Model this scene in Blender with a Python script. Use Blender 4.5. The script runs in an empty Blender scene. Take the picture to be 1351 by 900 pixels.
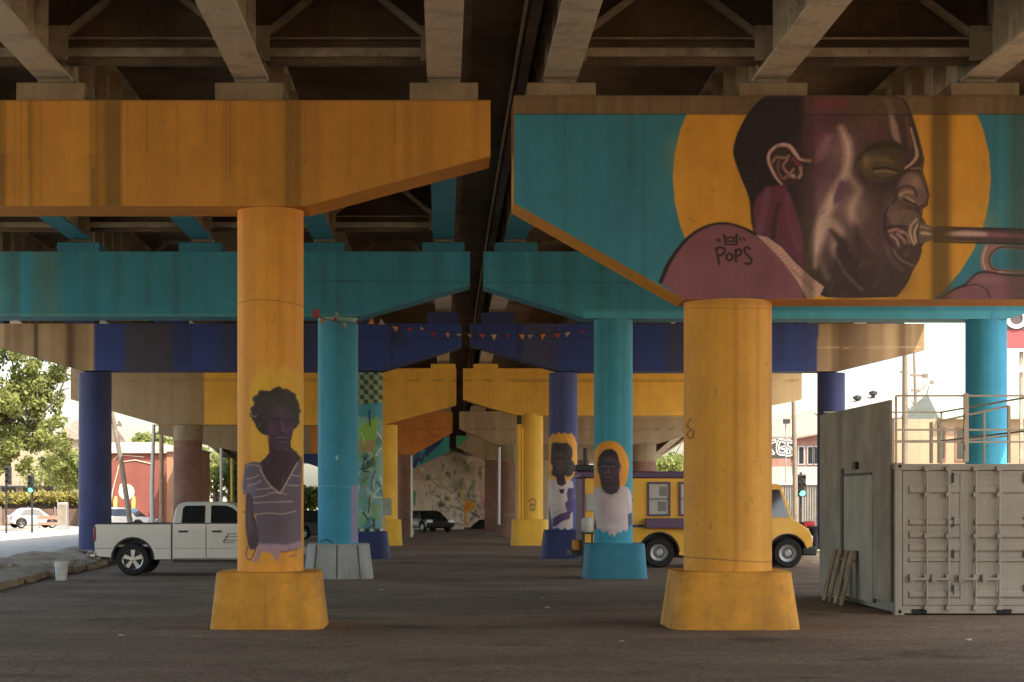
import bpy, bmesh, math, random
import numpy as np
from mathutils import Vector, Matrix
random.seed(7)
rng = np.random.RandomState(5)
C = bpy.context.scene.collection
F, VX, VY, EYE = 2430.0, 584.0, 658.0, 1.98      # photograph geometry: focal length and vanishing point in photo pixels, eye height

def X_(px, Y): return (px - VX) / F * Y
def Z_(py, Y): return EYE + (VY - py) / F * Y
def P(px, py, Y): return Vector((X_(px, Y), Y, Z_(py, Y)))
def s2l(c):
    c = np.asarray(c, float) / 255.0
    return np.where(c <= 0.04045, c / 12.92, ((c + 0.055) / 1.055) ** 2.4)
def L(r, g, b): return tuple(float(v) for v in s2l((r, g, b)))

# ---------------------------------------------------------------- materials
def new_mat(name):
    m = bpy.data.materials.new(name); m.use_nodes = True
    nt = m.node_tree; nt.nodes.clear()
    out = nt.nodes.new('ShaderNodeOutputMaterial')
    b = nt.nodes.new('ShaderNodeBsdfPrincipled')
    nt.links.new(b.outputs[0], out.inputs[0])
    return m, nt, b
def N(nt, t, **kw):
    n = nt.nodes.new(t)
    for k, v in kw.items(): setattr(n, k, v)
    return n
def noise(nt, vec, scale, detail=4, rough=.6):
    n = N(nt, 'ShaderNodeTexNoise'); n.inputs['Scale'].default_value = scale
    n.inputs['Detail'].default_value = detail; n.inputs['Roughness'].default_value = rough
    nt.links.new(vec, n.inputs['Vector']); return n.outputs['Fac']
def ramp(nt, fac, p0, p1, c0=(0, 0, 0, 1), c1=(1, 1, 1, 1)):
    r = N(nt, 'ShaderNodeValToRGB'); e = r.color_ramp.elements
    e[0].position, e[1].position = p0, p1; e[0].color, e[1].color = c0, c1
    nt.links.new(fac, r.inputs[0]); return r.outputs[0]
def mixc(nt, fac, a, b, mode='MIX'):
    m = N(nt, 'ShaderNodeMix', data_type='RGBA', blend_type=mode)
    for sock, v in ((m.inputs[0], fac), (m.inputs[6], a), (m.inputs[7], b)):
        if isinstance(v, (int, float)): sock.default_value = v
        elif isinstance(v, (tuple, list)): sock.default_value = tuple(v)[:3] + (1,)
        else: nt.links.new(v, sock)
    return m.outputs[2]
def mapped(nt, scale=(1, 1, 1), coord='Object'):
    tc = N(nt, 'ShaderNodeTexCoord'); mp = N(nt, 'ShaderNodeMapping')
    mp.inputs['Scale'].default_value = scale
    nt.links.new(tc.outputs[coord], mp.inputs[0]); return mp.outputs[0]
def bump(nt, b, h, strength, dist=.02):
    n = N(nt, 'ShaderNodeBump'); n.inputs['Strength'].default_value = strength; n.inputs['Distance'].default_value = dist
    nt.links.new(h, n.inputs['Height']); nt.links.new(n.outputs[0], b.inputs['Normal'])

def mat(name, col=None, rough=.75, metal=0., var=.25, vs=1.3, streak=0., sx=2.5, dirt=(.03, .025, .02), bmp=.15, bs=25, spots=0., spec=.4, dust=0., coat=0., chips=0., board=0.):
    """General weathered surface. col None: the mesh's painted colour attribute."""
    m, nt, b = new_mat(name)
    v = mapped(nt)
    if col is None:
        at = N(nt, 'ShaderNodeAttribute'); at.attribute_name = 'paint'; base = at.outputs['Color']
    else: base = tuple(col)
    n1 = noise(nt, v, vs, 6, .65)
    lo = mixc(nt, 1.0, base, (1 - var,) * 3, 'MULTIPLY'); hi = mixc(nt, 1.0, base, (1 + var * .7,) * 3, 'MULTIPLY')
    c = mixc(nt, ramp(nt, n1, .3, .7), lo, hi)
    if streak:
        sv = mapped(nt, (sx, sx, .12)); sn = noise(nt, sv, 1.0, 5, .6)
        k = N(nt, 'ShaderNodeMath', operation='MULTIPLY'); k.inputs[1].default_value = streak
        nt.links.new(ramp(nt, sn, .5, .72), k.inputs[0])
        c = mixc(nt, k.outputs[0], c, dirt)
    if spots:
        sn = noise(nt, v, 9, 8, .7)
        k = N(nt, 'ShaderNodeMath', operation='MULTIPLY'); k.inputs[1].default_value = spots
        nt.links.new(ramp(nt, sn, .56, .7), k.inputs[0]); c = mixc(nt, k.outputs[0], c, dirt)
    hsum = None
    if chips:      # small chips and pits where the concrete shows through
        cn = noise(nt, v, 7, 9, .72); cm = noise(nt, v, .8, 3)
        k = N(nt, 'ShaderNodeMath', operation='MULTIPLY'); nt.links.new(ramp(nt, cn, .64, .67), k.inputs[0]); nt.links.new(ramp(nt, cm, .42, .62), k.inputs[1])
        k2 = N(nt, 'ShaderNodeMath', operation='MULTIPLY'); k2.inputs[1].default_value = chips; nt.links.new(k.outputs[0], k2.inputs[0]); c = mixc(nt, k2.outputs[0], c, (.20, .17, .13))
        vo = N(nt, 'ShaderNodeTexVoronoi'); vo.inputs['Scale'].default_value = 5.5; nt.links.new(v, vo.inputs['Vector']); c = mixc(nt, ramp(nt, vo.outputs['Distance'], .03, .06, (chips,) * 3 + (1,), (0, 0, 0, 1)), c, (.05, .04, .03))
    if board:      # faint lines left by the formwork
        sp = N(nt, 'ShaderNodeSeparateXYZ'); nt.links.new(v, sp.inputs[0]); wv = N(nt, 'ShaderNodeMath', operation='FRACT'); ml = N(nt, 'ShaderNodeMath', operation='MULTIPLY'); ml.inputs[1].default_value = 1 / board
        nt.links.new(sp.outputs[2], ml.inputs[0]); nt.links.new(ml.outputs[0], wv.inputs[0]); c = mixc(nt, ramp(nt, wv.outputs[0], .012, .022, (.35, .35, .35, 1), (0, 0, 0, 1)), c, (.06, .045, .03))
    if type(c) is tuple: b.inputs['Base Color'].default_value = c + (1,)
    else: nt.links.new(c, b.inputs['Base Color'])
    b.inputs['Roughness'].default_value = rough; b.inputs['Metallic'].default_value = metal
    b.inputs['Specular IOR Level'].default_value = spec; b.inputs['Coat Weight'].default_value = coat
    if bmp: bump(nt, b, noise(nt, v, bs, 5, .6), bmp)
    return m
def plain(name, col, rough=.5, metal=0., emit=0., spec=.5):
    m, nt, b = new_mat(name)
    v = mapped(nt); n1 = noise(nt, v, 6, 3)
    c = mixc(nt, n1, tuple(x * .82 for x in col), tuple(min(1, x * 1.15) for x in col))
    nt.links.new(c, b.inputs['Base Color']); b.inputs['Roughness'].default_value = rough; b.inputs['Metallic'].default_value = metal
    b.inputs['Specular IOR Level'].default_value = spec
    if emit:
        b.inputs['Emission Color'].default_value = tuple(col) + (1,); b.inputs['Emission Strength'].default_value = emit
    return m
def brick_mat(name, c1, c2, mortar, scale=1., bw=.22, rh=.075):
    m, nt, b = new_mat(name)
    tc = N(nt, 'ShaderNodeTexCoord'); sp = N(nt, 'ShaderNodeSeparateXYZ'); cb = N(nt, 'ShaderNodeCombineXYZ')
    nt.links.new(tc.outputs['Object'], sp.inputs[0])
    ad = N(nt, 'ShaderNodeMath', operation='ADD'); nt.links.new(sp.outputs[0], ad.inputs[0]); nt.links.new(sp.outputs[1], ad.inputs[1])
    nt.links.new(ad.outputs[0], cb.inputs[0]); nt.links.new(sp.outputs[2], cb.inputs[1])
    br = N(nt, 'ShaderNodeTexBrick'); nt.links.new(cb.outputs[0], br.inputs['Vector'])
    br.inputs['Color1'].default_value = c1 + (1,); br.inputs['Color2'].default_value = c2 + (1,); br.inputs['Mortar'].default_value = mortar + (1,)
    br.inputs['Scale'].default_value = scale; br.inputs['Brick Width'].default_value = bw; br.inputs['Row Height'].default_value = rh; br.inputs['Mortar Size'].default_value = .008
    n1 = noise(nt, tc.outputs['Object'], .9, 5); c = mixc(nt, ramp(nt, n1, .3, .75, (.7, .7, .7, 1), (1.1, 1.1, 1.1, 1)), (0, 0, 0), br.outputs[0])
    c = mixc(nt, 1.0, br.outputs[0], ramp(nt, n1, .3, .75, (.65, .65, .65, 1), (1.1, 1.1, 1.1, 1)), 'MULTIPLY')
    nt.links.new(c, b.inputs['Base Color']); b.inputs['Roughness'].default_value = .85
    return m

M = {}
M['paint'] = mat('painted_concrete', None, .72, var=.16, vs=.9, streak=.10, sx=2.2, bmp=.25, bs=18, spots=.05)
M['mural'] = mat('mural_paint', None, .7, var=.13, vs=1.2, streak=.16, sx=2.4, bmp=.4, bs=12, chips=.75, spots=.08)
CONC = L(150, 132, 106)
M['conc'] = mat('weathered_concrete', CONC, .85, var=.3, streak=.45, sx=2.0, bmp=.3, spots=.12)
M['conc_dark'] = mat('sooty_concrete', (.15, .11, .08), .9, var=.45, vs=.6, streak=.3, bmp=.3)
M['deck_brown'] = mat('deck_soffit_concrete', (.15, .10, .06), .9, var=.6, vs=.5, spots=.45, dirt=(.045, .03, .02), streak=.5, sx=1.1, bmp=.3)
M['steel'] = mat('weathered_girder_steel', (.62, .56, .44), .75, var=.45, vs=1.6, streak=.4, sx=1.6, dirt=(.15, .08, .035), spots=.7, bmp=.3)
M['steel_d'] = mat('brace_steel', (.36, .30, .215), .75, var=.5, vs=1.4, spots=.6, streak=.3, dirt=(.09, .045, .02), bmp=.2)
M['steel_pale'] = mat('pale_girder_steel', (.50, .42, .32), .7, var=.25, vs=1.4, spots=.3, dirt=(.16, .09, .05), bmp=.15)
TEAL = L(54, 126, 146); ORANGE = L(214, 149, 50); NAVY = L(52, 60, 104); YELLOW = L(236, 184, 62)
M['teal'] = mat('teal_paint', TEAL, .6, var=.2, vs=1.1, streak=.12, bmp=.3, spots=.12, chips=.6)
M['orange'] = mat('orange_paint', ORANGE, .6, var=.16, vs=1.0, streak=.10, dirt=(.16, .09, .03), bmp=.35, spots=.16, chips=.7)
M['orange_base'] = mat('orange_base_paint', ORANGE, .7, var=.3, vs=1.6, streak=.35, sx=2.6, dirt=(.17, .10, .045), bmp=.6, bs=14, spots=.45, chips=1.)
M['seam'] = mat('form_seam', (.46, .30, .09), .8, var=.4, spots=.4)
M['navy'] = mat('navy_paint', NAVY, .6, var=.25, vs=1.0, streak=.12, bmp=.3, spots=.12, chips=.6)
M['yellow'] = mat('yellow_paint', YELLOW, .6, var=.16, vs=1.0, streak=.12, dirt=(.15, .09, .03), bmp=.3, spots=.1, chips=.6)
M['brick'] = brick_mat('red_brick', (.27, .125, .085), (.20, .09, .065), (.22, .17, .14))
M['black'] = plain('black_rubber', (.012, .012, .013), .8)
M['darkmetal'] = plain('dark_metal', (.04, .04, .042), .5, .3)
M['chrome'] = plain('bright_metal', (.45, .44, .42), .35, 1.)
M['glass'] = plain('tinted_glass', (.022, .025, .026), .05, spec=1.)
M['white'] = mat('white_vehicle_paint', (.72, .675, .595), .32, var=.05, vs=2, bmp=0, coat=.5)
M['wood'] = mat('weathered_wood', (.34, .24, .15), .85, var=.4, vs=4, streak=.3, sx=8, bmp=.3)
M['pole'] = mat('pole_wood', (.22, .18, .14), .85, var=.3, streak=.3, sx=8)
M['galv'] = plain('galvanised_steel', (.42, .42, .41), .45, .6)
M['cont'] = mat('container_paint', (.33, .30, .25), .6, var=.16, vs=1.2, streak=.18, sx=3, dirt=(.20, .13, .08), bmp=.1, spots=.10)
M['sheet'] = mat('weathered_sheet', (.34, .29, .22), .6, var=.4, vs=.9, streak=.4, sx=1.2, dirt=(.12, .098, .07), bmp=.15)

# ---------------------------------------------------------------- mesh builder
class MB:
    def __init__(s): s.v, s.f, s.m, s.c = [], [], [], []
    def add(s, verts, faces, mi=0):
        o = len(s.v); s.v += [tuple(v) for v in verts]; s.f += [tuple(i + o for i in f) for f in faces]; s.m += [mi] * len(faces); return s
    def box(s, a, b, mi=0):
        (x0, y0, z0), (x1, y1, z1) = a, b
        return s.add([(x0, y0, z0), (x1, y0, z0), (x1, y1, z0), (x0, y1, z0), (x0, y0, z1), (x1, y0, z1), (x1, y1, z1), (x0, y1, z1)],
                     [(3, 2, 1, 0), (4, 5, 6, 7), (0, 1, 5, 4), (1, 2, 6, 5), (2, 3, 7, 6), (3, 0, 4, 7)], mi)
    def bar(s, p, q, w, h, mi=0, up=(0, 0, 1)):
        p, q = Vector(p), Vector(q); d = (q - p).normalized(); u = Vector(up)
        if abs(d.dot(u)) > .98: u = Vector((0, 1, 0))
        a = d.cross(u).normalized() * w / 2; b = a.cross(d).normalized() * h / 2
        vs = [p - a - b, p + a - b, p + a + b, p - a + b, q - a - b, q + a - b, q + a + b, q - a + b]
        return s.add(vs, [(0, 1, 2, 3), (7, 6, 5, 4), (1, 0, 4, 5), (2, 1, 5, 6), (3, 2, 6, 7), (0, 3, 7, 4)], mi)
    def tube(s, pts, r, n=8, mi=0, cap=True):
        pts = [Vector(p) for p in pts]; rs = r if isinstance(r, (list, tuple)) else [r] * len(pts)
        vs, fs = [], []; prev = None
        for i, p in enumerate(pts):
            d = (pts[min(i + 1, len(pts) - 1)] - pts[max(i - 1, 0)]).normalized()
            if prev is None:
                u = Vector((0, 0, 1)) if abs(d.z) < .9 else Vector((0, 1, 0)); a = d.cross(u).normalized()
            else: a = (prev - d * prev.dot(d)).normalized()
            prev = a; b = d.cross(a)
            for k in range(n):
                t = 2 * math.pi * k / n; vs.append(p + (a * math.cos(t) + b * math.sin(t)) * rs[i])
        for i in range(len(pts) - 1):
            for k in range(n):
                k2 = (k + 1) % n; fs.append((i * n + k, i * n + k2, (i + 1) * n + k2, (i + 1) * n + k))
        if cap: fs += [tuple(range(n - 1, -1, -1)), tuple((len(pts) - 1) * n + k for k in range(n))]
        return s.add(vs, fs, mi)
    def lathe(s, prof, c, axis='z', n=32, mi=0):
        vs, fs = [], []
        for r, h in prof:
            for k in range(n):
                t = 2 * math.pi * k / n; a, b = r * math.cos(t), r * math.sin(t)
                vs.append({'z': (c[0] + a, c[1] + b, c[2] + h), 'y': (c[0] + a, c[1] + h, c[2] - b), 'x': (c[0] + h, c[1] + a, c[2] + b)}[axis])
        for i in range(len(prof) - 1):
            for k in range(n):
                k2 = (k + 1) % n; fs.append((i * n + k, i * n + k2, (i + 1) * n + k2, (i + 1) * n + k))
        return s.add(vs, fs, mi)
    def prism(s, outline, y0, y1, mi=0, plane='xz'):
        n = len(outline)
        def pt(a, b, y): return (a, y, b) if plane == 'xz' else ((y, a, b) if plane == 'yz' else (a, b, y))
        vs = [pt(a, b, y0) for a, b in outline] + [pt(a, b, y1) for a, b in outline]
        return s.add(vs, [tuple(range(n)), tuple(range(2 * n - 1, n - 1, -1))] + [(i, i + n, (i + 1) % n + n, (i + 1) % n) for i in range(n)], mi)
    def build(s, name, mats, parent=None, smooth=35, local=False, bevel=0.):
        me = bpy.data.meshes.new(name)
        off = Vector((0, 0, 0))
        if parent is not None and not local:
            q = parent
            while q is not None: off += q.location; q = q.parent
        me.from_pydata([tuple(Vector(v) - off) for v in s.v], [], s.f)
        if not isinstance(mats, (list, tuple)): mats = [mats]
        for m in mats: me.materials.append(m)
        me.polygons.foreach_set('material_index', s.m)
        bm = bmesh.new(); bm.from_mesh(me)
        if any(len(f.verts) > 4 for f in bm.faces):
            bmesh.ops.triangulate(bm, faces=[f for f in bm.faces if len(f.verts) > 4])
        bmesh.ops.recalc_face_normals(bm, faces=bm.faces); bm.to_mesh(me); bm.free()
        if smooth:
            me.polygons.foreach_set('use_smooth', [True] * len(me.polygons)); me.set_sharp_from_angle(angle=math.radians(smooth))
        o = bpy.data.objects.new(name, me); C.objects.link(o)
        if parent is not None: o.parent = parent
        if bevel:
            bv = o.modifiers.new('bevel', 'BEVEL'); bv.width = bevel; bv.segments = 2; bv.limit_method = 'ANGLE'; bv.angle_limit = math.radians(40)
        return o
def tag(o, label=None, cat=None, group=None, kind=None):
    if label: o['label'] = label
    if cat: o['category'] = cat
    if group: o['group'] = group
    if kind: o['kind'] = kind
    return o
def thing(name, loc, label, cat, group=None, rz=0.):
    o = bpy.data.objects.new(name, None); C.objects.link(o); o.location = loc; o.rotation_euler = (0, 0, rz)
    o.empty_display_size = .2
    return tag(o, label, cat, group)
def dup_part(o, parent, loc=None):
    c = o.copy(); C.objects.link(c); c.parent = parent
    if loc is not None: c.location = loc
    for ch in [x for x in o.children]: dup_part(ch, c)
    return c

# ---------------------------------------------------------------- painting on surfaces (colours stored on the mesh)
def catmull(pts, closed=True, k=6):
    n = len(pts); out = []
    for i in range(n if closed else n - 1):
        g = lambda j: np.array(pts[j % n] if closed else pts[max(0, min(n - 1, j))], float)
        p0, p1, p2, p3 = g(i - 1), g(i), g(i + 1), g(i + 2)
        for t in np.arange(k) / k:
            out.append(.5 * (2 * p1 + (p2 - p0) * t + (2 * p0 - 5 * p1 + 4 * p2 - p3) * t * t + (3 * p1 - p0 - 3 * p2 + p3) * t ** 3))
    if not closed: out.append(np.array(pts[-1], float))
    return np.array(out)
class Canvas:
    def __init__(s, x0, y0, x1, y1, res, base):
        s.x0, s.y0, s.x1, s.y1, s.res = x0, y0, x1, y1, res
        s.w, s.h = int((x1 - x0) * res) + 1, int((y1 - y0) * res) + 1
        s.img = np.empty((s.h, s.w, 3)); s.img[:] = base
        s.T = lambda p: p
    def _win(s, pts, pad):
        a = ((pts[:, 0].min() - pad - s.x0) * s.res, (pts[:, 0].max() + pad - s.x0) * s.res, (pts[:, 1].min() - pad - s.y0) * s.res, (pts[:, 1].max() + pad - s.y0) * s.res)
        i0, i1, j0, j1 = max(0, int(a[0])), min(s.w, int(a[1]) + 2), max(0, int(a[2])), min(s.h, int(a[3]) + 2)
        if i1 <= i0 or j1 <= j0: return None
        xs = s.x0 + np.arange(i0, i1) / s.res; ys = s.y0 + np.arange(j0, j1) / s.res
        return (slice(j0, j1), slice(i0, i1)), np.meshgrid(xs, ys)
    def _blend(s, sl, m, col):
        m = m[..., None]; s.img[sl] = s.img[sl] * (1 - m) + np.array(col, float) * m
    def poly(s, pts, col, alpha=1., feather=.8, smooth=False):
        pts = np.array([s.T(p) for p in pts], float)
        if smooth: pts = catmull(pts)
        w = s._win(pts, feather + 1)
        if w is None: return
        sl, (X, Y) = w; ins = np.zeros(X.shape, bool); d2 = np.full(X.shape, 1e9)
        for i in range(len(pts)):
            (ax, ay), (bx, by) = pts[i], pts[(i + 1) % len(pts)]
            dx, dy = bx - ax, by - ay; l2 = dx * dx + dy * dy + 1e-9
            t = np.clip(((X - ax) * dx + (Y - ay) * dy) / l2, 0, 1)
            d2 = np.minimum(d2, (X - ax - t * dx) ** 2 + (Y - ay - t * dy) ** 2)
            if dy: ins ^= ((ay > Y) != (by > Y)) & (X < dx * (Y - ay) / dy + ax)
        sd = np.sqrt(d2) * np.where(ins, 1, -1)
        s._blend(sl, np.clip(.5 + sd / feather, 0, 1) * alpha, col)
    def stroke(s, pts, wd, col, alpha=1., feather=.8, smooth=True):
        k = s.k if hasattr(s, 'k') else 1.
        pts = np.array([s.T(p) for p in pts], float)
        ws = np.array(wd if isinstance(wd, (list, tuple)) else [wd] * len(pts), float) * k / 2
        if smooth and len(pts) > 2:
            q = catmull(np.c_[pts, ws], False); pts, ws = q[:, :2], np.maximum(q[:, 2], 0.05)
        w = s._win(pts, ws.max() + feather + 1)
        if w is None: return
        sl, (X, Y) = w; best = np.full(X.shape, -1e9)
        for i in range(len(pts) - 1):
            (ax, ay), (bx, by) = pts[i], pts[i + 1]; dx, dy = bx - ax, by - ay; l2 = dx * dx + dy * dy + 1e-9
            t = np.clip(((X - ax) * dx + (Y - ay) * dy) / l2, 0, 1)
            best = np.maximum(best, ws[i] + t * (ws[i + 1] - ws[i]) - np.hypot(X - ax - t * dx, Y - ay - t * dy))
        s._blend(sl, np.clip(.5 + best / feather, 0, 1) * alpha, col)
    def ell(s, c, rx, ry, col, alpha=1., feather=.8):
        s.poly([(c[0] + rx * math.cos(t), c[1] + ry * math.sin(t)) for t in np.linspace(0, 2 * math.pi, 40, False)], col, alpha, feather)
    def soft(s, c, r, col, alpha=1.):
        c = np.array(s.T(c)); k = s.k if hasattr(s, 'k') else 1.; r = np.array(r if isinstance(r, (tuple, list)) else (r, r), float) * k
        w = s._win(np.array([c - r * 2.2, c + r * 2.2]), 0)
        if w is None: return
        sl, (X, Y) = w; s._blend(sl, alpha * np.exp(-(((X - c[0]) / r[0]) ** 2 + ((Y - c[1]) / r[1]) ** 2)), col)
    def band(s, xa, xb, col, alpha=.5, feather=6, ya=None, yb=None):
        xs = s.x0 + np.arange(s.w) / s.res; m = np.clip((xs - xa) / feather + .5, 0, 1) * np.clip((xb - xs) / feather + .5, 0, 1)
        ys = s.y0 + np.arange(s.h) / s.res; my = np.ones(s.h)
        if ya is not None: my *= np.clip((ys - ya) / 2 + .5, 0, 1)
        if yb is not None: my *= np.clip((yb - ys) / 2 + .5, 0, 1)
        s._blend((slice(None), slice(None)), alpha * m[None, :] * my[:, None], col)
    def streaks(s, n, col, alpha=.35, wmax=10, seed=1, ya=None, yb=None):
        r = random.Random(seed)
        for _ in range(n):
            x = r.uniform(s.x0, s.x1); w = r.uniform(1, wmax); yt = ya if ya is not None else s.y0
            ye = r.uniform(.35, 1.2) * ((yb or s.y1) - yt) + yt
            s.band(x, x + w, col, alpha * r.uniform(.3, 1), max(2, w * .8), yt, min(ye, yb or s.y1))
    def lin(s, gain, top=.82):
        a = s2l(np.clip(s.img, 0, 255)) * gain; mx = a.max(-1, keepdims=True); s.L = a * np.minimum(1, top / np.maximum(mx, 1e-6))
    def sample(s, px, py):
        i = np.clip((px - s.x0) * s.res, 0, s.w - 1.001); j = np.clip((py - s.y0) * s.res, 0, s.h - 1.001)
        i0, j0 = i.astype(int), j.astype(int); a, b = (i - i0)[..., None], (j - j0)[..., None]
        i1, j1 = np.minimum(i0 + 1, s.w - 1), np.minimum(j0 + 1, s.h - 1)
        return (s.L[j0, i0] * (1 - a) + s.L[j0, i1] * a) * (1 - b) + (s.L[j1, i0] * (1 - a) + s.L[j1, i1] * a) * b

def mesh_np(name, V, Fq, cols, mats, parent, smooth=False, mi=None):
    """vertices V (n,3) in world space, quads, per-vertex linear colours"""
    me = bpy.data.meshes.new(name); off = Vector((0, 0, 0)); q = parent
    while q is not None: off += q.location; q = q.parent
    me.from_pydata((V - np.array(off)).tolist(), [], [tuple(f) for f in Fq])
    a = me.color_attributes.new('paint', 'FLOAT_COLOR', 'POINT')
    a.data.foreach_set('color', np.c_[cols, np.ones(len(V))].astype(np.float32).ravel())
    for m in (mats if isinstance(mats, list) else [mats]): me.materials.append(m)
    if mi is not None: me.polygons.foreach_set('material_index', mi)
    me.polygons.foreach_set('use_smooth', [smooth] * len(me.polygons))
    if smooth: me.set_sharp_from_angle(angle=math.radians(40))
    o = bpy.data.objects.new(name, me); C.objects.link(o); o.parent = parent
    return o

def cap_beam(parent, Yf, th, toppy, bot, canvas, under, mats, dx=1.0, dz=1.0, name='cap_beam'):
    """Pier cap with a level top and a stepped underside; bot = [(photo x, photo y)...] from left to right on the front face."""
    bx = [X_(p, Yf) for p, _ in bot]; bz = [Z_(q, Yf) for _, q in bot]; zt = Z_(toppy, Yf)
    xs = []
    for i in range(len(bx) - 1):
        n = max(1, int((bot[i + 1][0] - bot[i][0]) / dx)); xs += list(np.linspace(bx[i], bx[i + 1], n, endpoint=False))
    xs = np.array(xs + [bx[-1]]); zb = np.interp(xs, bx, bz)
    nz = max(2, int((max(q for _, q in bot) - toppy) / dz)); t = np.linspace(0, 1, nz)
    X = np.repeat(xs[:, None], nz, 1); Z = zb[:, None] + (zt - zb[:, None]) * t[None, :]
    px = VX + X * F / Yf; py = VY - (Z - EYE) * F / Yf
    V = np.stack([X.ravel(), np.full(X.size, Yf), Z.ravel()], 1); cols = canvas.sample(px, py).reshape(-1, 3)
    nx = len(xs); idx = np.arange(nx * nz).reshape(nx, nz)
    Fq = np.stack([idx[:-1, :-1], idx[1:, :-1], idx[1:, 1:], idx[:-1, 1:]], -1).reshape(-1, 4).tolist()
    V2, F2 = [], []; Yb = Yf + th
    def quad(a, b, c, d):
        k = len(V) + len(V2); V2.extend([a, b, c, d]); F2.append([k, k + 1, k + 2, k + 3])
    for i in range(len(bx) - 1):
        x0, x1, z0, z1 = bx[i], bx[i + 1], bz[i], bz[i + 1]
        quad((x0, Yb, z0), (x1, Yb, z1), (x1, Yf, z1), (x0, Yf, z0))
        quad((x1, Yb, z1), (x0, Yb, z0), (x0, Yb, zt), (x1, Yb, zt))
    quad((bx[0], Yf, zt), (bx[-1], Yf, zt), (bx[-1], Yb, zt), (bx[0], Yb, zt))
    quad((bx[0], Yb, bz[0]), (bx[0], Yf, bz[0]), (bx[0], Yf, zt), (bx[0], Yb, zt))
    quad((bx[-1], Yf, bz[-1]), (bx[-1], Yb, bz[-1]), (bx[-1], Yb, zt), (bx[-1], Yf, zt))
    allV = np.vstack([V, np.array(V2)]); allC = np.vstack([cols, np.tile(np.array(under), (len(V2), 1))])
    return mesh_np(name, allV, Fq + F2, allC, mats, parent)

def column(parent, pc, w, Yc, zb, zt, canvas=None, m=None, back=(.3, .3, .3), name='column', na=72, dzp=.7):
    """Round column; pc and w are its centre and width in photo pixels at its distance."""
    R = w / F * Yc / 2; cx = X_(pc, Yc)
    if canvas is None:
        b = MB(); nn = 12; prof = [(R, zb + (zt - zb) * i / nn) for i in range(nn + 1)]
        b.lathe(prof, (cx, Yc, 0), 'z', 56); return b.build(name, m, parent, smooth=60)
    Yf = Yc - R * .85; nz = max(8, int((zt - zb) * F / Yf / dzp)); th = np.linspace(-math.pi / 2, math.pi / 2, na)
    th = np.concatenate([th, np.linspace(math.pi / 2, 1.5 * math.pi, 26)[1:-1]])
    z = np.linspace(zb, zt, nz); T, Zg = np.meshgrid(th, z, indexing='ij')
    V = np.stack([cx + R * np.sin(T), Yc - R * np.cos(T), Zg], -1).reshape(-1, 3)
    px = pc + w / 2 * np.sin(T); py = VY - (Zg - EYE) * F / Yf
    cols = canvas.sample(px, py); isb = np.cos(T) < -1e-6; cols[isb] = np.array(back)
    n = len(th); idx = np.arange(n * nz).reshape(n, nz); nxt = np.roll(idx, -1, 0)
    Fq = np.stack([idx[:, :-1], nxt[:, :-1], nxt[:, 1:], idx[:, 1:]], -1).reshape(-1, 4).tolist()
    return mesh_np(name, V, Fq, cols.reshape(-1, 3), m, parent, smooth=True)

def plinth(parent, cx, Yc, wb, wt, zt, m, power=8., seams=0, sw=.035, name='column_base', zb=-.05):
    """Flared base block; power shapes the plan (2 round, 8 nearly square)."""
    b = MB(); n = 64
    def ring(w, z):
        o = []
        for k in range(n):
            t = 2 * math.pi * (k + .5) / n; c, s_ = math.cos(t), math.sin(t)
            r = (abs(c) ** power + abs(s_) ** power) ** (-1 / power); o.append((cx + c * r * w / 2, Yc + s_ * r * w / 2, z))
        return o
    rings = [ring(wb, zb), ring(wb, 0.0), ring(wt + (wb - wt) * .5, zt * .5), ring(wt + .012, zt - .014), ring(wt - .012, zt), ring(.2, zt + .004)]
    vs = sum(rings, []); fs = [(i * n + k, i * n + (k + 1) % n, (i + 1) * n + (k + 1) % n, (i + 1) * n + k) for i in range(len(rings) - 1) for k in range(n)]
    b.add(vs, fs)
    if seams:
        for i in range(seams):
            x = (i + .5) / seams - .5
            b.bar((cx + x * wb, Yc - wb / 2 - .002, .02), (cx + x * wt, Yc - wt / 2 - .002, zt - .02), sw, .012, 1)
    return b.build(name, m, parent, smooth=50)
# ================================================================ VIADUCT: piers with their painted murals
YC = [28.66, 46.0, 61.2, 78.3, 95.3, 112.0]
GZ = {11.5: 8.45, 28.66: 8.45, 46.0: 8.42, 61.2: 8.22, 78.3: 7.78, 95.3: 6.85, 112.0: 6.05, 128.0: 4.85}   # girder soffit level
PIERS = 'piers carrying the two viaduct decks'
G1 = 3.0        # painted pigments are this much lighter than they look in the shade of the deck
def pier(Yc, x, label): return thing('bridge_pier', (x, Yc, 0), label, 'bridge pier', PIERS)
def pads(parent, Yc, xs, zc, m, w=1.05, d=.8):
    zt = GZ[Yc] - .1
    for x in xs:
        b = MB(); b.box((x - w / 2, Yc - d / 2 - .08, zc - .02), (x + w / 2, Yc + d / 2, zt)); b.build('bearing_pedestal', m, parent, bevel=.015)
        b = MB(); b.box((x - .25, Yc - .25, zt), (x + .25, Yc + .25, zt + .1)); b.build('bearing', M['steel_d'], parent)
LX = [-15.0, -12.0, -9.0, -6.0, -2.96, .02]; RX = [1.82, 5.06, 8.3, 11.5, 14.7]

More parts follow.
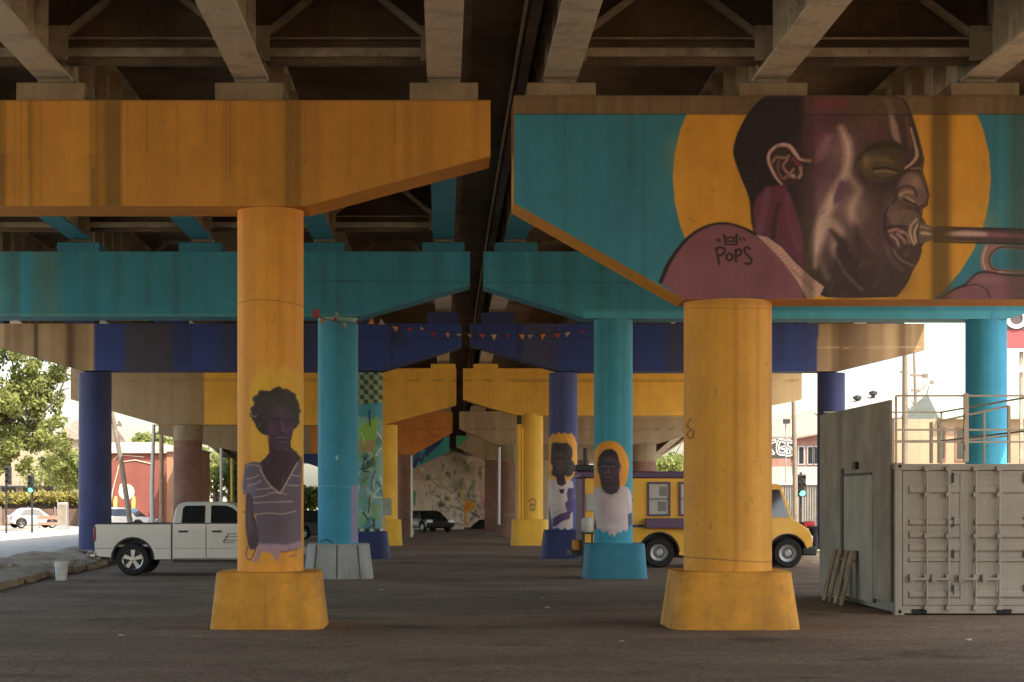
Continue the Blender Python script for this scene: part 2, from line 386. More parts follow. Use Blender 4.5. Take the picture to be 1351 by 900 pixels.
# ---- nearest left pier: orange
pL1 = pier(28.66, -2.66, 'nearest left pier, orange, its column painted with a woman in a striped shirt')
cv = Canvas(-205, 126, 655, 292, .8, (126, 87, 32))
for a, b_, al in ((-4, 8, .55), (38, 44, .3), (119, 131, .45), (131, 141, .18), (139, 160, .62), (376, 398, .62), (-120, -95, .5)):
    cv.band(a, b_, (58, 46, 18), al, 5)
for k in range(12): cv.band(119 + k * 3.4, 120 + k * 3.4, (60, 48, 20), .3, 1.5)
cv.streaks(26, (88, 60, 24), .35, 12, 3); cv.streaks(16, (146, 106, 38), .3, 30, 8); cv.streaks(30, (70, 48, 20), .5, 3, 9)
cv.band(165, 640, (120, 80, 30), .25, 60)
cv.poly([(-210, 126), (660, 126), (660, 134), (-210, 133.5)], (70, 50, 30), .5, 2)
cv.lin(3.1)
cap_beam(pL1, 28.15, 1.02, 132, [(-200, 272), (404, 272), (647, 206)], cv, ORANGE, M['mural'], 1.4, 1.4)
cv = Canvas(300, 262, 416, 765, 2., (166, 115, 42))
cv.streaks(14, (140, 88, 34), .35, 10, 5); cv.streaks(8, (182, 126, 50), .3, 14, 6)
cv.poly([(300, 262), (416, 262), (416, 292), (300, 286)], (150, 100, 38), .4, 12)
cv.stroke([(312, 399), (340, 396), (375, 398), (405, 402)], .9, (92, 62, 30), .8)
HZ = lambda u, v: (320 + u / 8.19, 490 + v / 8.19); TZ = lambda u, v: (320 + u / 6., 600 + v / 6.)
# yellow glow round her head, with curls along the edge
cv.poly([(338, 610), (336, 560), (334, 530), (338, 505), (350, 490), (366, 486), (385, 488), (399, 498), (404, 530), (402, 600), (396, 622), (350, 622)], (174, 134, 46), .9, 7, True)
for (x, y, r) in ((352, 489, 5), (341, 500, 5), (335, 516, 5), (332, 534, 5), (332, 552, 5), (333, 570, 5), (336, 588, 5), (364, 483, 5), (377, 484, 5), (390, 488, 5)):
    cv.stroke([(x - r * .7, y + 3), (x - 2, y - r * .8), (x + 3, y - 2)], 1.3, (168, 132, 52), .35, 2)
cv.stroke([(366, 486), (362, 481), (366, 478), (370, 482)], 1.2, (182, 146, 60), .8)
rh = random.Random(31)
for _ in range(70):
    a = rh.uniform(-3.5, .35); rr = rh.uniform(24, 37); x, y = 368 + rr * .98 * math.cos(a), 528 + rr * 1.12 * math.sin(a); ln = rh.uniform(3, 8)
    cv.stroke([(x, y), (x + ln * math.cos(a + .5), y + ln * math.sin(a + .5)), (x + ln * 1.5 * math.cos(a + 1.1), y + ln * 1.5 * math.sin(a + 1.1))], [2.2, 1.6, .4], rh.choice([(176, 140, 52), (160, 122, 42), (150, 110, 38)]), rh.uniform(.25, .6), 1.5)
hair = [(135, 440), (150, 380), (165, 330), (200, 250), (270, 212), (330, 215), (375, 182), (440, 190), (520, 195), (585, 265), (622, 340), (626, 430), (622, 540), (600, 600), (560, 625), (430, 640), (330, 690), (280, 690), (230, 665), (185, 610), (165, 560), (125, 500), (105, 455)]
cv.poly([HZ(*p) for p in hair], (44, 38, 38), 1, 1.6, True)
for (u, v, r) in ((180, 300, 40), (240, 245, 40), (150, 410, 35), (200, 520, 50), (260, 620, 45), (560, 260, 35), (610, 420, 30), (595, 540, 35), (420, 205, 40)):
    cv.ell(HZ(u, v), r / 8.19, r / 8.19, (40, 34, 34), .9, 1.5)
cv.soft(HZ(330, 330), (12, 8), (56, 52, 50), .5)
cv.stroke([HZ(110, 452), HZ(150, 492), HZ(190, 480)], .9, (150, 124, 92), .8)
cv.poly([HZ(*p) for p in [(300, 610), (295, 530), (310, 440), (360, 385), (430, 368), (500, 390), (550, 450), (572, 540), (562, 660), (545, 740), (500, 850), (440, 900), (380, 860), (330, 760)]], (52, 38, 52), 1, 1.2, True)
cv.poly([HZ(305, 700), HZ(330, 760), HZ(400, 860), HZ(500, 860), HZ(540, 740), HZ(545, 820), HZ(600, 880), HZ(650, 940), HZ(640, 1000), HZ(300, 1000), HZ(325, 900)], (46, 34, 42), 1, 1.2)
cv.soft(HZ(430, 440), (9, 7), (74, 58, 58), .7); cv.soft(HZ(350, 640), (6, 7), (62, 46, 70), .7)
cv.stroke([HZ(350, 535), HZ(400, 512), HZ(440, 532)], 1.4, (30, 24, 30)); cv.stroke([HZ(480, 535), HZ(515, 518), HZ(550, 540)], 1.3, (30, 24, 30))
cv.soft(HZ(345, 610), (5, 5), (78, 58, 70), .5); cv.soft(HZ(520, 620), (4, 6), (72, 54, 66), .5); cv.soft(HZ(300, 560), (3, 12), (40, 30, 36), .6); cv.ell(HZ(380, 575), 2.7, 1.3, (70, 56, 70), .9); cv.ell(HZ(384, 576), 1.2, 1.4, (26, 20, 26)); cv.ell(HZ(505, 575), 2.4, 1.2, (60, 48, 62), .9); cv.ell(HZ(508, 576), 1.1, 1.3, (26, 20, 26))
cv.stroke([HZ(450, 540), HZ(462, 620), HZ(472, 660)], 1.7, (92, 68, 78), .8); cv.ell(HZ(462, 672), 2.4, 1.1, (34, 24, 32), .8)
cv.stroke([HZ(405, 722), HZ(450, 712), HZ(505, 722)], 1.6, (84, 62, 74)); cv.stroke([HZ(405, 738), HZ(455, 742), HZ(505, 738)], 1.1, (28, 20, 28)); cv.stroke([HZ(420, 758), HZ(455, 764), HZ(495, 756)], 1.6, (76, 56, 70), .9)
shirt = [(40, 75), (110, 55), (165, 60), (175, 110), (245, 245), (315, 300), (370, 200), (430, 100), (470, 10), (478, 60), (470, 300), (468, 690), (380, 720), (160, 710), (145, 620), (130, 480), (98, 440), (95, 330), (70, 320), (25, 310), (22, 250)]
cv.poly([TZ(*p) for p in shirt], (74, 64, 74), 1, 1.4)
cv.poly([TZ(*p) for p in [(165, 60), (200, 30), (250, -30), (440, -30), (450, 60), (370, 200), (315, 296), (245, 240), (190, 150)]], (44, 32, 40), 1, 1.2)
cv.soft(TZ(300, 560), (16, 18), (66, 56, 62), .7); cv.soft(TZ(90, 280), (8, 10), (92, 82, 92), .7); cv.soft(TZ(430, 600), (7, 20), (90, 80, 80), .6)
cv.stroke([TZ(165, 110), TZ(190, 165), TZ(245, 245), TZ(318, 300), TZ(370, 215), TZ(420, 110), TZ(445, 60)], 1.5, (142, 126, 116), .85)
for ln in ([(50, 90), (110, 80), (160, 95)], [(45, 190), (100, 185), (155, 160)], [(60, 242), (110, 235), (175, 205)], [(130, 275), (190, 270), (255, 262)], [(105, 340), (200, 325), (265, 300), (365, 315)], [(105, 382), (250, 376), (415, 370)], [(130, 475), (220, 462), (340, 468), (435, 445)], [(370, 240), (430, 245), (465, 240)], [(400, 160), (470, 170)]):
    cv.stroke([TZ(*p) for p in ln], 1.1, (150, 134, 122), .8)
cv.poly([TZ(*p) for p in [(52, 318), (100, 330), (110, 450), (140, 560), (155, 690), (120, 745), (75, 735), (48, 600), (45, 440)]], (54, 42, 48), 1, 1.3, True)
cv.soft(TZ(75, 520), (3, 20), (80, 64, 66), .6)
cv.poly([TZ(*p) for p in [(155, 700), (300, 705), (380, 712), (470, 680), (475, 740), (400, 755), (320, 770), (300, 850), (250, 780), (180, 760), (140, 850), (105, 850), (130, 780)]], (118, 100, 122), .85, 2.5)
cv.stroke([TZ(60, 730), TZ(50, 800), TZ(80, 835), TZ(105, 800), TZ(130, 740)], 1.6, (66, 46, 44), .85)
for k in range(5): cv.stroke([TZ(320 + k * 26, 775 - k * 4), TZ(330 + k * 26, 760 - k * 4), TZ(338 + k * 26, 776 - k * 4)], 1.1, (70, 54, 62), .8)
cv.stroke([TZ(392, 808), TZ(410, 800), TZ(440, 800)], 1.4, (84, 62, 54), .8); cv.stroke([TZ(20, 452), TZ(38, 455)], 1.6, (70, 50, 40), .7)
cv.stroke([TZ(35, 130), TZ(20, 250), TZ(45, 300)], 2, (96, 82, 100), .6)
for _ in range(40): x, y = rh.uniform(314, 402), rh.uniform(290, 750); cv.stroke([(x, y), (x + rh.uniform(-3, 3), y + rh.uniform(1, 12))], rh.uniform(.4, 1.2), rh.choice([(112, 76, 32), (190, 140, 66), (92, 62, 30)]), rh.uniform(.15, .45), 1.2)
for _ in range(90):      # dry brush texture over the figure
    x, y = rh.uniform(330, 398), rh.uniform(612, 722); cv.stroke([(x, y), (x + rh.uniform(-5, 5), y + rh.uniform(2, 9))], rh.uniform(.5, 1.6), rh.choice([(92, 80, 88), (60, 50, 58), (104, 92, 98)]), rh.uniform(.1, .3), 1.5)
cv.lin(2.15)
c1 = column(pL1, 357, 87, 28.66, .8, 6.447, cv, M['mural'], ORANGE, na=150)
plinth(c1, X_(357, 28.66), 28.66, 1.74, 1.54, .86, [M['orange_base'], M['seam']], 9, 1, .008)
pads(pL1, 28.66, LX[3:], Z_(132, 28.15), M['conc']); pads(pL1, 28.66, [LX[2]], Z_(132, 28.15), M['conc'])

# ---- nearest right pier: the trumpeter
pR1 = pier(28.66, 4.43, 'nearest pier on the right, its tall teal cap painted with a man playing a trumpet')
cv = Canvas(670, 118, 1505, 402, 1.25, (34, 82, 95))
cv.streaks(22, (30, 66, 70), .5, 14, 11); cv.streaks(10, (42, 100, 118), .35, 22, 12); cv.band(678, 800, (34, 88, 102), .5, 60)
Q = lambda p: (850 + p[0] * 501 / 1326, 80 + p[1] * 340 / 900)
cv.T = Q; cv.k = .378
cv.ell((655, 410), 555, 555, (152, 107, 36), 1, 1.0)
for sx, sy in ((190, 350), (250, 470), (290, 260), (1080, 300), (1120, 460), (1150, 560)):     # faint swirls on the gold disc
    cv.stroke([(sx + r * math.cos(a), sy + r * math.sin(a)) for r, a in ((6, 0), (14, 1.4), (20, 2.8), (26, 4.2), (30, 5.6), (32, 7))], 5, (172, 116, 50), .45, 1.5)
cv.stroke([(150, 330), (190, 370), (210, 330), (240, 370), (270, 325)], 6, (168, 112, 46), .35, 1.5); cv.stroke([(1110, 430), (1150, 450), (1120, 520)], 6, (168, 112, 46), .35, 1.5)
for _ in range(16):
    cv.soft((random.uniform(120, 1190), random.uniform(200, 800)), (random.uniform(40, 120), random.uniform(60, 200)), random.choice([(138, 94, 32), (162, 116, 44)]), .4)
# top band left bare
cv.poly([(-500, 60), (1800, 60), (1800, 186), (-500, 186)], (77, 62, 43), 1, 1.2)
for _ in range(60):
    x = random.uniform(-450, 1750); cv.poly([(x, 120), (x + random.uniform(4, 30), 120), (x + random.uniform(4, 30), 186), (x, 186)], random.choice([(60, 47, 32), (92, 76, 52), (70, 52, 34)]), random.uniform(.15, .5), 3)
SK, DK = (42, 30, 34), (24, 18, 21)
head = [(385, 600), (380, 540), (366, 480), (335, 400), (315, 340), (313, 300), (325, 255), (345, 215), (375, 170), (415, 130), (470, 112), (560, 104), (700, 104), (820, 112), (905, 135), (928, 180), (948, 240), (964, 300), (972, 345), (966, 385), (978, 425), (990, 468), (984, 502), (966, 516), (966, 540), (985, 575), (985, 620), (968, 655), (958, 690), (938, 725), (915, 775), (880, 818), (860, 826), (640, 826), (600, 780), (520, 690), (450, 630)]
cv.poly(head, SK, 1, 1.1, True)
cv.poly([(312, 330), (318, 280), (345, 215), (375, 170), (415, 130), (470, 112), (552, 106), (552, 290), (575, 340), (560, 400), (600, 460), (600, 560), (560, 700), (600, 780), (640, 826), (560, 780), (480, 660), (385, 600), (366, 480), (335, 400)], DK, 1, 2.5, True)
cv.poly([(560, 112), (700, 106), (905, 135), (928, 186), (560, 186)], (62, 48, 34), .8, 3)
for c_, r_, col, al in (((650, 150), (70, 30), (84, 34, 42), .8), ((600, 240), (45, 60), (78, 44, 58), .6), ((630, 290), (60, 40), (96, 60, 72), .7), ((700, 205), (50, 25), (44, 26, 32), .8), ((560, 390), (60, 90), (48, 34, 36), .5), ((640, 400), (40, 80), (50, 34, 46), .9), ((790, 220), (90, 60), (64, 50, 36), .8), ((780, 640), (90, 120), (58, 50, 34), .7), ((690, 620), (40, 60), (70, 58, 58), .6), ((560, 700), (40, 60), (66, 56, 46), .6), ((880, 520), (40, 50), (84, 68, 62), .8), ((700, 760), (70, 60), (40, 33, 28), .9), ((860, 760), (60, 60), (44, 36, 34), .8)):
    cv.soft(c_, r_, col, al)
for c_, r_, al in (((600, 430), (50, 90), .55), ((650, 300), (70, 50), .55), ((800, 260), (70, 40), .35), ((860, 620), (60, 60), .4), ((740, 690), (60, 60), .35), ((960, 470), (30, 40), .35), ((610, 170), (60, 40), .5)):
    cv.soft(c_, r_, (72, 38, 60), al)
# neck in plum with darker folds
cv.poly([(384, 600), (378, 520), (395, 470), (440, 440), (490, 430), (530, 520), (555, 620), (575, 740), (520, 690), (450, 625)], (66, 33, 47), 1, 4)
cv.stroke([(430, 450), (420, 520), (400, 600)], 26, (86, 52, 66), .6, 5); cv.stroke([(470, 500), (455, 560), (450, 620)], 14, (40, 26, 30), .9, 4); cv.stroke([(500, 470), (505, 560), (540, 660)], 18, (84, 44, 58), .6, 5)
# lit cheek: pale bands
TN = (166, 142, 130)
for c_, r_ in (((690, 320), (60, 90)), ((660, 480), (80, 80)), ((620, 600), (70, 90)), ((735, 520), (60, 70))): cv.soft(c_, r_, (104, 82, 82), .75)
cv.stroke([(686, 235), (706, 280), (712, 330), (703, 390), (672, 450), (640, 520), (616, 590), (600, 660), (596, 720)], [14, 26, 28, 24, 32, 40, 42, 30, 8], TN, .74, 10)
cv.stroke([(703, 385), (735, 430), (748, 460), (722, 520), (735, 570), (750, 600)], [18, 20, 26, 34, 24, 6], (136, 114, 104), .66, 10)
cv.stroke([(640, 560), (680, 600), (665, 650), (668, 690)], [44, 36, 22, 6], (140, 116, 104), .7, 9)
cv.stroke([(690, 430), (680, 470), (664, 500)], [26, 34, 6], (72, 48, 66), .9, 5); cv.stroke([(730, 570), (770, 620), (800, 660)], [20, 12, 4], (84, 60, 70), .6, 5)
cv.stroke([(652, 592), (690, 640), (700, 700), (740, 760)], [8, 36, 70, 80], (40, 30, 32), .95, 7)
cv.stroke([(740, 590), (760, 660), (780, 740)], [30, 50, 70], (46, 34, 36), .8, 9); cv.stroke([(640, 270), (620, 320), (600, 350)], [20, 36, 10], (110, 76, 88), .7, 8)
cv.stroke([(660, 660), (700, 740), (760, 800)], 10, (86, 72, 72), .6, 4); cv.stroke([(610, 690), (640, 760)], 22, (90, 76, 64), .5, 7)
# forehead lights
cv.stroke([(862, 190), (872, 230), (880, 265), (893, 292)], [14, 26, 24, 8], (118, 98, 88), .8, 4); cv.stroke([(930, 235), (945, 290), (952, 330), (935, 358), (908, 378)], [6, 8, 12, 10, 6], (146, 120, 104), .95, 2)
cv.stroke([(915, 200), (925, 260), (930, 300)], 10, (104, 60, 52), .6, 4); cv.stroke([(850, 140), (868, 190)], 22, (82, 70, 58), .5, 6)
# closed eye behind the cheek, brow
cv.ell((822, 355), 84, 70, (50, 41, 29), .9, 5); cv.ell((815, 372), 62, 44, (66, 54, 40), .8, 5)
cv.stroke([(748, 345), (790, 305), (850, 292), (905, 306), (940, 330)], [6, 18, 26, 20, 6], (36, 29, 23), .95, 3)
cv.stroke([(768, 352), (820, 345), (868, 352)], 6, (80, 66, 50), .7, 3); cv.stroke([(800, 378), (840, 374), (885, 384)], 7, (30, 24, 20), .95, 2); cv.stroke([(805, 388), (845, 386), (880, 394)], 5, (104, 88, 68), .8, 2)
cv.stroke([(790, 402), (835, 412), (880, 402)], 5, (38, 30, 24), .8, 3); cv.stroke([(770, 350), (758, 385), (775, 425), (830, 436), (880, 412)], 6, (38, 31, 24), .7, 3); cv.soft((775, 350), (14, 24), (96, 80, 60), .7)
cv.stroke([(905, 380), (925, 392), (950, 384), (965, 392)], 7, (36, 28, 26), .9, 2); cv.stroke([(932, 378), (960, 376)], 5, (120, 98, 88), .8, 2)
# nose
cv.poly([(912, 395), (950, 395), (970, 425), (988, 470), (978, 500), (935, 508), (885, 478), (885, 440)], (86, 68, 64), .95, 4, True)
cv.soft((945, 425), (22, 26), (118, 96, 90), .8); cv.soft((972, 478), (10, 18), (70, 52, 60), .8)
cv.stroke([(880, 480), (886, 452), (912, 438), (940, 446), (950, 470)], 8, (40, 30, 30), .9, 2); cv.stroke([(892, 470), (915, 458), (935, 462)], 9, (134, 110, 102), .85, 3); cv.stroke([(905, 485), (925, 494), (948, 505)], 8, (28, 22, 24), .9, 2); cv.stroke([(918, 478), (940, 492)], 6, (150, 126, 110), .85, 2)
cv.stroke([(880, 485), (855, 510), (840, 550), (842, 600), (860, 640)], 9, (36, 29, 25), .85, 3); cv.stroke([(862, 500), (850, 540)], 6, (98, 80, 74), .6, 3)
# mouth pressed to the mouthpiece
cv.poly([(860, 530), (930, 520), (962, 545), (950, 580), (870, 578)], (82, 66, 62), .9, 4, True); cv.stroke([(846, 586), (885, 578), (925, 582)], 7, (28, 22, 22), .95, 2)
for l in ([(856, 596), (880, 590), (900, 600)], [(862, 610), (880, 625), (890, 650)], [(885, 606), (905, 625), (912, 640)], [(900, 596), (920, 610), (925, 640)]):
    cv.stroke(l, 9, (128, 104, 92), .85, 3)
cv.poly([(890, 650), (930, 640), (958, 660), (948, 690), (915, 690)], (48, 36, 36), .9, 4, True); cv.stroke([(870, 660), (895, 695), (940, 715)], 6, (104, 80, 86), .7, 2)
cv.stroke([(840, 640), (860, 690), (900, 730)], 14, (70, 58, 62), .6, 5)
# silhouette line of the face
cv.stroke([(905, 135), (928, 180), (950, 245), (966, 305), (975, 345), (970, 388), (982, 425), (993, 468), (986, 505), (968, 518), (968, 540)], 6, (28, 22, 20), .9, 1.5, False)
cv.stroke([(968, 660), (958, 695), (938, 728), (915, 778), (880, 822)], 6, (28, 22, 20), .8, 1.5)
# ear
cv.poly([(432, 330), (450, 300), (490, 288), (520, 305), (545, 345), (578, 352), (560, 400), (545, 425), (480, 435), (450, 400)], (42, 29, 29), 1, 3, True)
cv.stroke([(480, 432), (455, 400), (434, 350), (440, 318), (470, 296), (505, 298), (528, 325), (545, 345), (578, 350)], [6, 10, 11, 11, 12, 14, 14, 10, 12], (140, 114, 106), .95, 2)
cv.stroke([(448, 355), (462, 338), (490, 340), (505, 332)], 9, (106, 84, 70), .85, 2); cv.stroke([(500, 345), (485, 370), (505, 395), (520, 380)], 9, (116, 82, 82), .9, 2)
cv.stroke([(470, 350), (466, 380), (480, 410)], 7, (88, 66, 56), .8, 2); cv.stroke([(520, 345), (535, 360), (550, 370)], 12, (96, 44, 60), .8, 3); cv.stroke([(545, 375), (548, 395), (540, 408)], 10, (142, 116, 112), .8, 3)
cv.stroke([(488, 412), (505, 402), (528, 410)], 9, (98, 68, 74), .9, 2); cv.soft((520, 402), (7, 6), (168, 144, 132), .9)
rb = random.Random(77)      # brush marks following the planes of the face
for _ in range(420):
    x, y = rb.uniform(560, 960), rb.uniform(130, 810); a = 1.9 + rb.uniform(-.5, .5) - (x - 750) / 600; ln = rb.uniform(12, 50)
    if x > 930 and y > 600: continue
    cv.stroke([(x, y), (x + ln * .5 * math.cos(a), y + ln * .5 * math.sin(a)), (x + ln * math.cos(a + .25), y + ln * math.sin(a + .25))], [2, rb.uniform(3, 10), 1], rb.choice([(30, 22, 24), (24, 18, 20), (74, 48, 62), (104, 86, 82), (62, 50, 40)]), rb.uniform(.06, .22), 2.5)
for _ in range(120):
    x, y = rb.uniform(330, 550), rb.uniform(140, 420); cv.stroke([(x, y), (x + rb.uniform(-8, 8), y + rb.uniform(8, 24))], rb.uniform(2, 5), rb.choice([(44, 34, 36), (18, 14, 16), (52, 38, 46)]), rb.uniform(.1, .3), 2)
# jacket, lapel, signature
cv.poly([(55, 775), (90, 700), (150, 622), (215, 580), (280, 566), (340, 580), (392, 606), (470, 690), (530, 770), (566, 832), (150, 842)], (86, 53, 60), 1, 1.2)
cv.soft((150, 760), (60, 60), (94, 58, 66), .6); cv.soft((420, 760), (70, 60), (80, 50, 56), .6)
cv.stroke([(58, 772), (90, 700), (150, 622), (215, 580), (280, 568), (340, 582), (388, 606)], [14, 14, 11, 9, 8, 8, 12], (28, 20, 22), 1, 1.5)
cv.poly([(388, 608), (430, 616), (480, 652), (530, 708), (590, 762), (628, 790), (612, 822), (566, 832), (530, 768), (470, 690)], (132, 106, 98), 1, 1.5)
cv.stroke([(388, 608), (470, 690), (530, 768), (566, 832)], 4, (60, 36, 44), .8, 1.5)
for k in range(17):
    t = k / 16; x, y = 415 + t * 175, 625 + t * 165; cv.stroke([(x - 14, y + 12), (x + 16, y - 4)], 4, (120, 70, 66), .6, 1.5)
    if k > 8: cv.stroke([(x - 8, y - 2), (x + 8, y + 22)], 3, (96, 62, 62), .6, 1.5)
p6 = lambda u, v: ((870 + u / 6. - 850) * 1326 / 501, (250 + v / 6. - 80) * 900 / 340)
for l in ([(445, 472), (480, 458), (512, 470), (514, 496), (490, 520), (462, 524)], [(448, 470), (462, 530), (474, 590)], [(555, 508), (532, 522), (534, 552), (556, 560), (578, 546), (576, 520), (555, 508)], [(606, 480), (603, 525), (606, 570)], [(598, 484), (632, 474), (650, 492), (640, 516), (606, 530)], [(716, 472), (690, 456), (672, 474), (684, 506), (716, 540), (730, 566), (712, 590), (680, 584)]):
    cv.stroke([p6(*p) for p in l], 7.5, (26, 18, 22), 1, 1.)
for l in ([(510, 358), (520, 436)], [(520, 436), (610, 434)], [(610, 434), (616, 356)], [(510, 358), (535, 392)], [(535, 392), (562, 378)], [(562, 378), (590, 392)], [(590, 392), (616, 356)], [(528, 412), (604, 410)], [(455, 396), (460, 412)], [(474, 392), (478, 410)], [(640, 388), (644, 404)], [(666, 384), (672, 400)]):
    cv.stroke([p6(*p) for p in l], 6, (26, 18, 22), 1, 1., False)
# trumpet and hand
cv.poly([(1000, 584), (1170, 588), (1340, 590), (1800, 600), (1800, 660), (1340, 640), (1170, 632), (1010, 628)], (52, 38, 40), 1, 1.5)
cv.stroke([(1050, 606), (1120, 604), (1195, 607)], [10, 20, 16], (140, 112, 108), .9, 4); cv.stroke([(1205, 608), (1300, 612), (1500, 624)], [18, 14, 14], (96, 62, 70), .9, 4); cv.stroke([(1020, 582), (1340, 590), (1800, 600)], 6, (24, 18, 20), 1, 1.5, False); cv.stroke([(1010, 632), (1340, 642), (1800, 662)], 6, (24, 18, 20), 1, 1.5, False)
cv.poly([(920, 590), (930, 560), (950, 550), (962, 560), (985, 572), (1005, 580), (1008, 626), (980, 636), (958, 640), (940, 645), (922, 625)], (74, 60, 56), 1, 2)
cv.stroke([(950, 556), (930, 580), (930, 612), (942, 640)], 9, (140, 118, 106), .95, 2); cv.stroke([(958, 570), (944, 596), (948, 632)], 7, (158, 134, 116), .9, 2); cv.stroke([(965, 580), (1000, 588)], 8, (112, 92, 86), .9, 2); cv.stroke([(970, 602), (1002, 606)], 9, (164, 140, 122), .9, 3); cv.stroke([(962, 565), (955, 600), (960, 640)], 4, (26, 20, 20), .9, 1.5)
cv.poly([(1190, 640), (1330, 648), (1800, 668), (1800, 690), (1340, 662), (1240, 656), (1212, 680), (1212, 712), (1235, 728), (1330, 732), (1330, 746), (1200, 742), (1172, 722), (1176, 676)], (98, 74, 70), 1, 1.5)
cv.stroke([(1195, 650), (1182, 690), (1190, 726)], 7, (140, 112, 102), .85, 2); cv.stroke([(1240, 736), (1320, 738)], 7, (150, 126, 116), .85, 2); cv.stroke([(1330, 656), (1245, 652), (1208, 680), (1208, 714), (1235, 732), (1330, 738)], 4, (26, 20, 22), .9, 1.5)
cv.poly([(1030, 832), (1070, 808), (1115, 785), (1150, 752), (1190, 738), (1240, 745), (1330, 752), (1500, 740), (1800, 760), (1800, 840), (1030, 840)], (84, 55, 62), 1, 1.5)
cv.stroke([(1035, 830), (1080, 800), (1120, 782), (1155, 748), (1190, 738), (1260, 748), (1340, 752)], 7, (28, 20, 24), .95, 1.5); cv.stroke([(1110, 790), (1160, 782), (1195, 800), (1205, 825)], 5, (40, 26, 32), .9, 1.5); cv.soft((1200, 765), (60, 18), (104, 72, 78), .7)
cv.k = 1.; cv.T = lambda p: p
cv.band(1229, 1253, (46, 36, 22), .66, 8); cv.band(1222, 1262, (70, 50, 24), .3, 14); cv.band(1330, 1362, (44, 42, 32), .45, 16); cv.band(1184, 1222, (60, 46, 28), .18, 20); cv.band(1059, 1074, (40, 32, 22), .35, 6)
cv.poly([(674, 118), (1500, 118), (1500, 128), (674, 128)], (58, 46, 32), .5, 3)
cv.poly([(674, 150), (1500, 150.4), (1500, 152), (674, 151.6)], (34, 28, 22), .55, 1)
cv.lin(3.0)
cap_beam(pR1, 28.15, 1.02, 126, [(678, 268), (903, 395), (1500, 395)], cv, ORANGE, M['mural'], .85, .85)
cv = Canvas(890, 385, 1030, 765, 1.5, (190, 137, 52))
cv.streaks(18, (160, 104, 40), .4, 12, 15); cv.streaks(8, (204, 150, 64), .3, 16, 16); cv.soft((905, 600), (14, 160), (196, 138, 56), .5)
cv.poly([(890, 385), (1030, 385), (1030, 405), (890, 400)], (164, 112, 46), .5, 8)
cv.stroke([(900, 736), (940, 738), (985, 741), (1020, 742)], 1.2, (110, 76, 36), .85); cv.stroke([(900, 404), (960, 408), (1020, 405)], 1, (140, 96, 44), .6)
cv.stroke([(908, 552), (905, 558), (906, 564), (909, 566), (905, 570), (906, 577), (910, 576), (911, 568)], 1.6, (104, 66, 36), .85); cv.ell((958, 755), 2, 2, (70, 50, 30)); cv.ell((1005, 480), 1.5, 2.5, (120, 84, 40), .6)
rs = random.Random(5)
for _ in range(46): x, y = rs.uniform(902, 1018), rs.uniform(410, 752); cv.stroke([(x, y), (x + rs.uniform(-4, 4), y + rs.uniform(1, 14))], rs.uniform(.5, 1.6), rs.choice([(120, 84, 36), (214, 164, 80), (96, 66, 32), (150, 104, 44)]), rs.uniform(.2, .6), 1.2)
cv.lin(1.45)
c1 = column(pR1, 960, 115, 28.66, .8, 5.028, cv, M['mural'], ORANGE, na=110)
plinth(c1, X_(961, 28.66), 28.66, 2.0, 1.75, .87, M['orange_base'], 6)
pads(pR1, 28.66, RX, Z_(126, 28.15), M['conc'])

# ---- second pair: teal
pL2 = pier(46.0, -2.66, 'second pier on the left, teal, on an unpainted grey base block')
cv = Canvas(-250, 326, 640, 425, .8, (34, 86, 99)); cv.streaks(24, (34, 70, 70), .55, 14, 21); cv.streaks(10, (46, 104, 122), .4, 24, 22)
cv.band(-40, 10, (62, 90, 84), .5, 12); cv.band(44, 80, (58, 78, 70), .55, 8); cv.band(14, 26, (52, 66, 58), .5, 5); cv.band(228, 238, (40, 66, 62), .4, 6); cv.stroke([(404, 370), (470, 371), (620, 372)], 1, (24, 52, 54), .8); cv.stroke([(-240, 415), (470, 416)], 2, (86, 110, 98), .4)
cv.lin(3.0); cap_beam(pL2, 45.5, 1.02, 332, [(-244, 392), (-110, 418), (475, 418), (620, 376)], cv, TEAL, M['mural'], 2, 2)
cv = Canvas(412, 410, 480, 730, 1.5, (44, 108, 128)); cv.streaks(10, (44, 100, 112), .4, 8, 23); cv.band(464, 476, (150, 100, 124), .6, 4, 640, 716); cv.ell((446, 604), 1, 3.5, (170, 190, 186), .8); cv.stroke([(420, 642), (440, 641), (462, 643)], 1.2, (100, 140, 146), .5); cv.stroke([(424, 715), (432, 712), (440, 716)], 3, (34, 40, 40), .6)
cv.poly([(412, 410), (480, 410), (480, 425), (412, 421)], (150, 140, 116), .6, 4); cv.lin(2.1)
c2 = column(pL2, 446, 53, 46.0, .8, 6.6, cv, M['mural'], TEAL, na=60, dzp=1.5)
grey = mat('bare_form_concrete', (.40, .40, .38), .85, var=.25, streak=.3, sx=3, bmp=.2)
plinth(c2, X_(447, 46), 46.0, 1.72, 1.5, .86, [grey, M['conc_dark']], 5, 3)
pads(pL2, 46.0, LX, Z_(332, 45.5), M['teal'])
pR2 = pier(46.0, 4.3, 'teal pier on the right painted with a man in a white shirt')
cv = Canvas(630, 326, 1445, 428, .8, (34, 86, 99)); cv.streaks(24, (34, 72, 72), .55, 14, 31); cv.streaks(10, (46, 104, 122), .4, 24, 32); cv.stroke([(638, 373), (800, 373), (900, 374)], 1, (24, 52, 54), .8); cv.poly([(770, 410), (1440, 410), (1440, 430), (770, 430)], (60, 122, 134), .5, 4)
cv.lin(3.0); cap_beam(pR2, 45.5, 1.02, 332, [(638, 378), (772, 420), (1328, 421), (1440, 388)], cv, TEAL, M['mural'], 2, 2)
cv = Canvas(775, 410, 845, 735, 2., (43, 107, 124)); cv.streaks(10, (42, 98, 108), .4, 8, 33); cv.streaks(6, (62, 130, 138), .4, 8, 34)
Q5 = lambda p: (770 + p[0] / 5.625, 570 + p[1] / 5.625); cv.T = Q5; cv.k = 1 / 5.625
